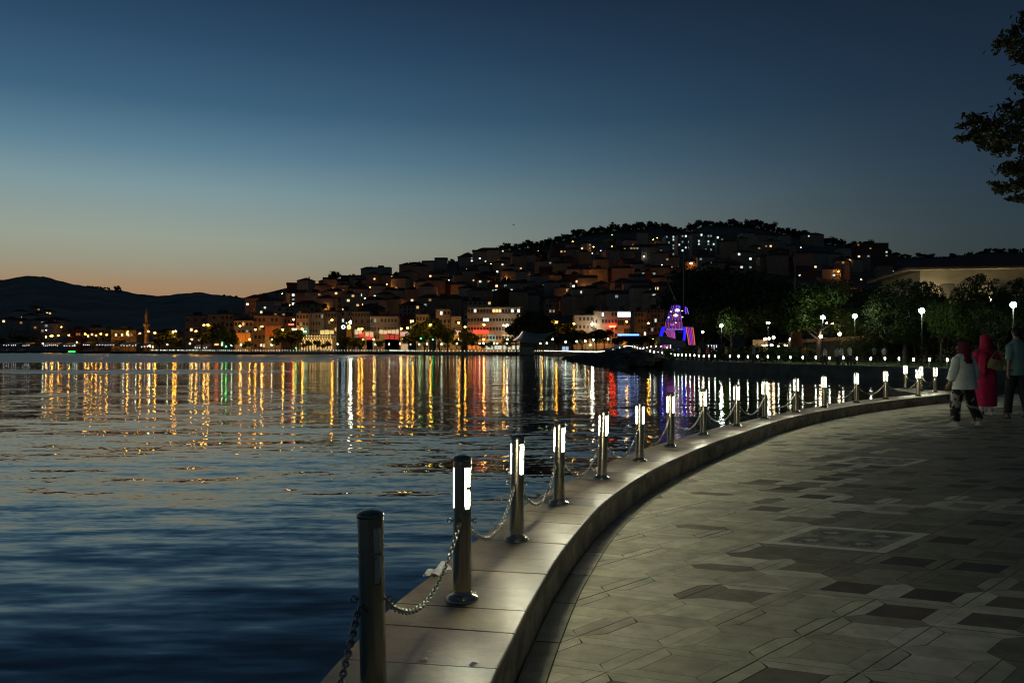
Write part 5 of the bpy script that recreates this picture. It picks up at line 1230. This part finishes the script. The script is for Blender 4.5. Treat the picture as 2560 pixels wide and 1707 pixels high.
# flag poles and the flag on the crest
for k, (px, y0, y1, D_, lb) in enumerate([(1711,620,868,132,'tall slim pale pole rising between hill and park trees, left one'),(1990,626,860,125,'tall slim pale pole standing among the park trees, right one')]):
    a = at(px-2, y0, D_); m = MB(); m.tube([(0,0,0),(0,0,a.z*.5),(0,0,a.z)], [.16,.12,.07], 8); m.lathe([(.3,0),(.3,.3),(.16,.5)], 10); o = m.build('flag_pole', mat('pole_paint_%d' % k, (.35,.27,.2), .5), smooth=True); o.location = (a.x, D_, 0); tag(o, lb, 'pole')
q = place(1528, 572) or place(1528, 580)
if q is not None:
    e = empty('flag', (q.x, q.y, q.z), 0, 'tiny red flag flying on a pole over the wooded crest', 'flag'); tz_ = CH+(HY-555)/F*q.y-q.z
    m = MB(); m.tube([(0,0,-1),(0,0,tz_)], .12, 6); m.build('pole', M_pole, e)
    m = MB(); vs = [(x*.55,.3*math.sin(x*1.1),tz_-.1-z*1.0) for x in range(7) for z in range(3)]; m.add(vs, [(x*3+z,x*3+z+1,x*3+z+4,x*3+z+3) for x in range(6) for z in range(2)]); m.build('cloth', mat('red_flag_cloth', (.45,.02,.02), .8), e, True)
# bird
p = at(1284, 563, 160); m = MB(); m.tube([(-.22,0,0),(-.05,0,.01),(.15,0,.02),(.24,0,.02)], [.01,.06,.05,.01], 8)
m.add([(-.02,0,.03),(.10,0,.03),(.02,-.35,.16),(-.06,-.7,.05),(-.08,-.33,.14)], [(0,1,2,4),(4,2,3)]); m.add([(-.02,0,.03),(.10,0,.03),(.02,.35,.16),(-.06,.7,.05),(-.08,.33,.14)], [(4,2,1,0),(3,2,4)])
m.add([(-.2,-.02,0),(-.2,.02,0),(-.36,.06,0),(-.36,-.06,0)], [(0,1,2,3)]); o = m.build('bird', mat('bird_feathers', (.06,.06,.06), .8)); o.location = p; o.rotation_euler = (0,.1,.5); tag(o, 'small dark bird flying alone in the sky left of the hill crest', 'bird')
# ================================================================ BOATS AND WATERSIDE CAFES ON THE LEFT
def boat(px, D, L_, hullm, label, cabin=True, green=False):
    p = at(px, HY, D); e = empty('boat', (p.x, D, WZ), 0, label, 'boat', 'boats moored on the left shore'); m = MB(); vs = []; fs = []; n = 9
    for i in range(n):
        t = i/(n-1); w_ = L_*.16*math.sin(math.pi*min(1,.18+t*.82))**.6 if i < n-1 else .02; x = (t-.5)*L_; dk = .75+.35*t*t
        vs += [(x,-w_,dk),(x,-w_*.7,-.15),(x,w_*.7,-.15),(x,w_,dk)]
    for i in range(n-1):
        for j in range(3): fs.append((i*4+j, (i+1)*4+j, (i+1)*4+j+1, i*4+j+1))
        fs.append((i*4+3, (i+1)*4+3, (i+1)*4, i*4))
    fs.append((0,1,2,3)); m.add(vs, fs); m.build('hull', hullm, e)
    if cabin:
        m = MB(); m.box((-L_*.25,-L_*.1,.85),(L_*.12,L_*.1,1.9)); m.box((-L_*.28,-L_*.12,1.903),(L_*.16,L_*.12,2.0)); m.build('cabin', M_white, e)
        m = MB(); m.tube([(-L_*.1,0,2.0),(-L_*.1,0,3.8)], .05, 5); m.build('mast', M_pole, e)
    if green: m = MB(); m.box((-L_*.35,-L_*.17,.45),(L_*.4,-L_*.165,1.0)); m.build('green_light_panel', glowmat('green_led', (.05,1.0,.12), 3.5), e)
for px, D_, L_, g, lb in [(181,372,4.2,True,'small boat glowing bright green on the left shore'),(165,378,4.0,False,'small dark boat just left of the green one'),(222,360,8.0,False,'dark cabin boat right of the green one'),(238,366,6,False,'dark boat moored against the larger cabin boat'),(14,390,7,False,'dark boat at the left edge of the shore'),(52,392,6,False,'dark boat moored before the first lit shore cafe'),(90,392,5,False,'small dark boat between two shore cafes'),(296,345,6,False,'dark boat moored near the start of the bollard row')]:
    boat(px, D_, L_, M_shipd if not g else M_pole, lb, cabin=L_ > 5, green=g)
G_st = glowmat('string_bulb', (.9,.93,1.0), 5)
def shore_cafe(x0, x1, yt, D, nb, label, awn=None):
    a = at(x0, yt, D); b_ = at(x1, yt, D); w_ = (b_.x-a.x); e = empty('shore_cafe', ((a.x+b_.x)/2, D, 0), 0, label, 'cafe', 'cafes on the left shore')
    m = MB(); m.box((-w_/2,0,-.2),(w_/2,4,.15)); m.build('deck', M_quay, e)
    m = MB(); m.add([(-w_/2,-.3,a.z),(w_/2,-.3,a.z),(w_/2,4,a.z+.9),(-w_/2,4,a.z+.9),(-w_/2,-.3,a.z+.12),(w_/2,-.3,a.z+.12),(w_/2,4,a.z+1.02),(-w_/2,4,a.z+1.02)], [(3,2,1,0),(4,5,6,7),(0,1,5,4),(1,2,6,5),(2,3,7,6),(3,0,4,7)]); m.build('roof', awn or M_white, e)
    for k in range(3):
        m = MB(); x = -w_/2+.1+(w_-.2)*k/2; m.tube([(x,0,.15),(x,0,a.z)], .05, 5); m.build('post', M_pole, e)
    for k in range(nb):
        m = MB(); m.ball((-w_/2+w_*(k+.5)/nb,-.4,a.z-.35-rnd.random()*.3), .14, 6, 5); m.build('bulb', G_st, e)
for x0,x1,yt,D_,nb,lb in [(8,26,861,425,3,'lit shore cafe at the left edge'),(28,42,861,420,3,'narrow lit shore cafe second from the left edge'),(56,76,861,420,4,'lit shore cafe with clustered bulbs left of the bulb-row cafe'),(107,147,861,418,8,'long shore cafe with an even row of white bulbs'),(158,192,862,415,5,'shore cafe behind the green boat'),(208,226,859,410,4,'shore cafe with a pointed pale roof right of the green boat'),(240,288,860,400,7,'wide pale green-lit shore pavilion'),(300,344,861,385,6,'shore cafe with white canopies left of the minaret'),(486,520,866,325,6,'white lit tent cafe behind the start of the quay row'),(352,380,864,370,4,'low lit stall below the minaret')]:
    shore_cafe(x0, x1, yt, D_, nb, lb)
# string-lit cafe with colonnade left of the clock towers
D = 322; a = at(752, 838, D); b_ = at(832, 838, D); w_ = b_.x-a.x; e = empty('lit_cafe', ((a.x+b_.x)/2, D, 0), 0, 'cafe with golden lit colonnade and rows of golden bulbs left of the clock towers', 'cafe')
m = MB(); m.box((-w_/2,0,0),(w_/2,5,a.z)); m.build('wall', WD['tan'], e); m = MB(); m.box((-w_/2-.3,-1.6,a.z+.003),(w_/2+.3,5.2,a.z+.3)); m.build('roof', M_flat, e)
for k in range(12): link('lit_opening', win_mesh(glowmat('golden_opening', (1.0,.62,.2), .9)), e, (-w_/2+w_*(k+.5)/12, -.05, a.z*.45), (w_/12*.55,1,a.z*.6))
for r_ in range(2):
    for k in range(12): 
        m = MB(); m.ball((-w_/2+w_*(k+.5)/12, -1.7-r_*.3, a.z-.2-r_*1.1), .11, 6, 4); m.build('bulb', glowmat('golden_bulb', (1.0,.75,.25), 9), e)
# lit shop fronts along the far street; orange house front and wall glow in place of floodlight
for k, (x0,x1,y0,y1,c,s_,lb) in enumerate([(886,905,823,829,(1,.9,.9),2.2,'white lit shop front right of the clock towers'),(896,912,831,840,(1,.08,.05),1.6,'red lit stall right of the clock towers'),(913,934,829,836,(.9,.7,1),1.8,'violet-white lit stall beside the red one'),(916,932,837,844,(1,.06,.08),1.3,'low red lit stall beside the violet one'),(948,998,824,828,(1,.9,.6),2.2,'long cream lit awning before the wide cream block'),(962,998,836,842,(1,.10,.06),1.2,'red lit stalls under the long cream awning'),(1000,1018,828,834,(1,.6,.55),1.8,'pink-white lit shop front below two orange lamps'),(1125,1152,826,831,(1,.85,.5),1.8,'cream lit ground-floor shop of the small white house'),(1218,1240,836,848,(.6,1,.8),1.4,'greenish white lit stall left of the sail tent'),(1254,1284,828,833,(.75,1,.85),3,'bright greenish shop sign under the floodlight'),(1256,1284,838,850,(.6,.95,.85),1.1,'glassy lit shop front under the greenish sign'),(1544,1574,822,828,(.9,1,.85),1.6,'pale lit shop awning right of the red sign'),(800,835,825,829,(1,.85,.3),2.2,'row of golden light over the left clock tower'),(1002,1020,860,868,(1,.7,.75),1.6,'pinkish lit stall low behind the quay'),(1405,1422,866,870,(.5,.7,1),2.4,'bluish white light strip low behind the quay'),(590,626,833,848,(1,.30,.02),.9,'low house front among the trees, its orange floodlight put in as glow'),(662,700,815,835,(1,.22,.04),.5,'wall beside the four-storey block, its orange floodlight put in as glow')]):
    D_ = 340 if y1 < 860 else 312; a = at(x0,y0,D_); b_ = at(x1,y1,D_); e = empty('lit_shop', ((a.x+b_.x)/2, D_, 0), 0, lb, 'shop', 'lit shops along the far street')
    w_ = (b_.x-a.x); m = MB(); m.box((-w_/2,.1,0),(w_/2,1.5,a.z+.3)); m.build('wall', WD['grey'], e)
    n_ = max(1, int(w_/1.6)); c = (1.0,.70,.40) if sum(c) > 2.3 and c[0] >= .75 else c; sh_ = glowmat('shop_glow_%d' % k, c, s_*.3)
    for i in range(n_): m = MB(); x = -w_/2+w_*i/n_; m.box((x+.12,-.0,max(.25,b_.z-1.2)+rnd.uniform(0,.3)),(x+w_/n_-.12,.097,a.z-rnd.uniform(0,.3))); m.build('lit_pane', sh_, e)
# green floodlit shrubs
for px, py, D_, lb in [(1052,846,308,'green floodlight under the dark trees left of the hotel'),(556,857,309,'green spotlight by the bushes behind the quay'),(565,866,304,'small green marker light low behind the quay'),(740,870,301,'bright green marker light on the quay row'),(1082,849,309,'second green floodlight under the dark trees')]:
    p = at(px, py, D_); m = MB(); m.ball((0,0,0), .2, 8, 6); o = m.build('green_light', glowmat('green_flood', (.05,1.0,.12), 30 if D_ > 302 else 14), smooth=True); o.location = p; tag(o, lb, 'light'); q = MB(); q.tube([(0,0,-.2),(0,0,-p.z)], .05, 5); q.build('post', M_pole, o)
# ================================================================ WALKERS FAR AWAY
def walker(px, yf, D, h, rz, shirt, legs, label, seed=0):
    p = at(px, yf, D); sd = random.Random(seed); st = sd.uniform(.06,.2)
    e = empty('person', (p.x, D, .0), rz, label, 'person'); J = joints(h, 0, lf=(-.09,st), rf=(.09,-st), armsw=(-st,st)); J['yaw'] = 0
    skin_body('body', J, e, M_skin, 1)
    tunic(e, J, shirt, [(.84,.18,.13,0,0),(1.0,.175,.12,0,0),(1.2,.19,.125,0,0),(1.38,.19,.11,0,0),(1.46,.08,.07,0,0)], 'shirt', .006); sleeves(e, J, shirt, (.07,.06,.05), .0); trousers(J, legs, e, (.10,.08,.07))
    h_ = J['head']; mb = MB(); mb.ball((h_.x, h_.y-.02, h_.z+.035), .098, 10, 7); mb.build('hair', M_hair, e, True)
cw = fabric('white_shirt', (.55,.55,.5)); cb = fabric('grey_blue_shirt', (.2,.26,.3)); co = fabric('orange_shirt', (.5,.16,.05)); cy = fabric('yellow_shirt', (.5,.4,.05)); cr_ = fabric('red_shirt', (.45,.03,.04))
for k, (px, D_, h_, rz, s_, lb) in enumerate([(2062,66,1.66,1.4,cw,'person in white shirt leftmost of the white-shirted group on the park quay'),(2093,67,1.7,-1.2,cw,'person in white shirt second in the white-shirted group on the park quay'),(2104,65,1.68,1.2,cw,'person in white shirt third in the white-shirted group, nearest the quay edge'),(2124,67,1.78,.4,cw,'tall person in white shirt rightmost of the white-shirted group'),
      (1884,77,1.75,1.5,cb,'person in grey blue shirt walking left of the cafe'),(2010,77,1.72,-1.5,co,'person in orange shirt near the garden wall end'),(1815,84,1.7,1.5,cy,'person in yellow shirt walking by the kiosk'),(1769,86,1.7,-1.4,cr_,'person in red shirt walking right of the ship sculpture'),(1748,88,1.72,1.5,cw,'person in pale shirt walking below the ship stern sail'),(2186,80,1.75,.3,cb,'person in grey shirt standing before the hedge left'),(2211,80,1.7,2.8,cw,'person in white shirt standing before the hedge right'),(1654,97,1.7,1.3,cb,'person in dark shirt crossing the foot of the bridge')]):
    walker(px, 905, D_, h_, rz, s_, M_dk, lb, k)
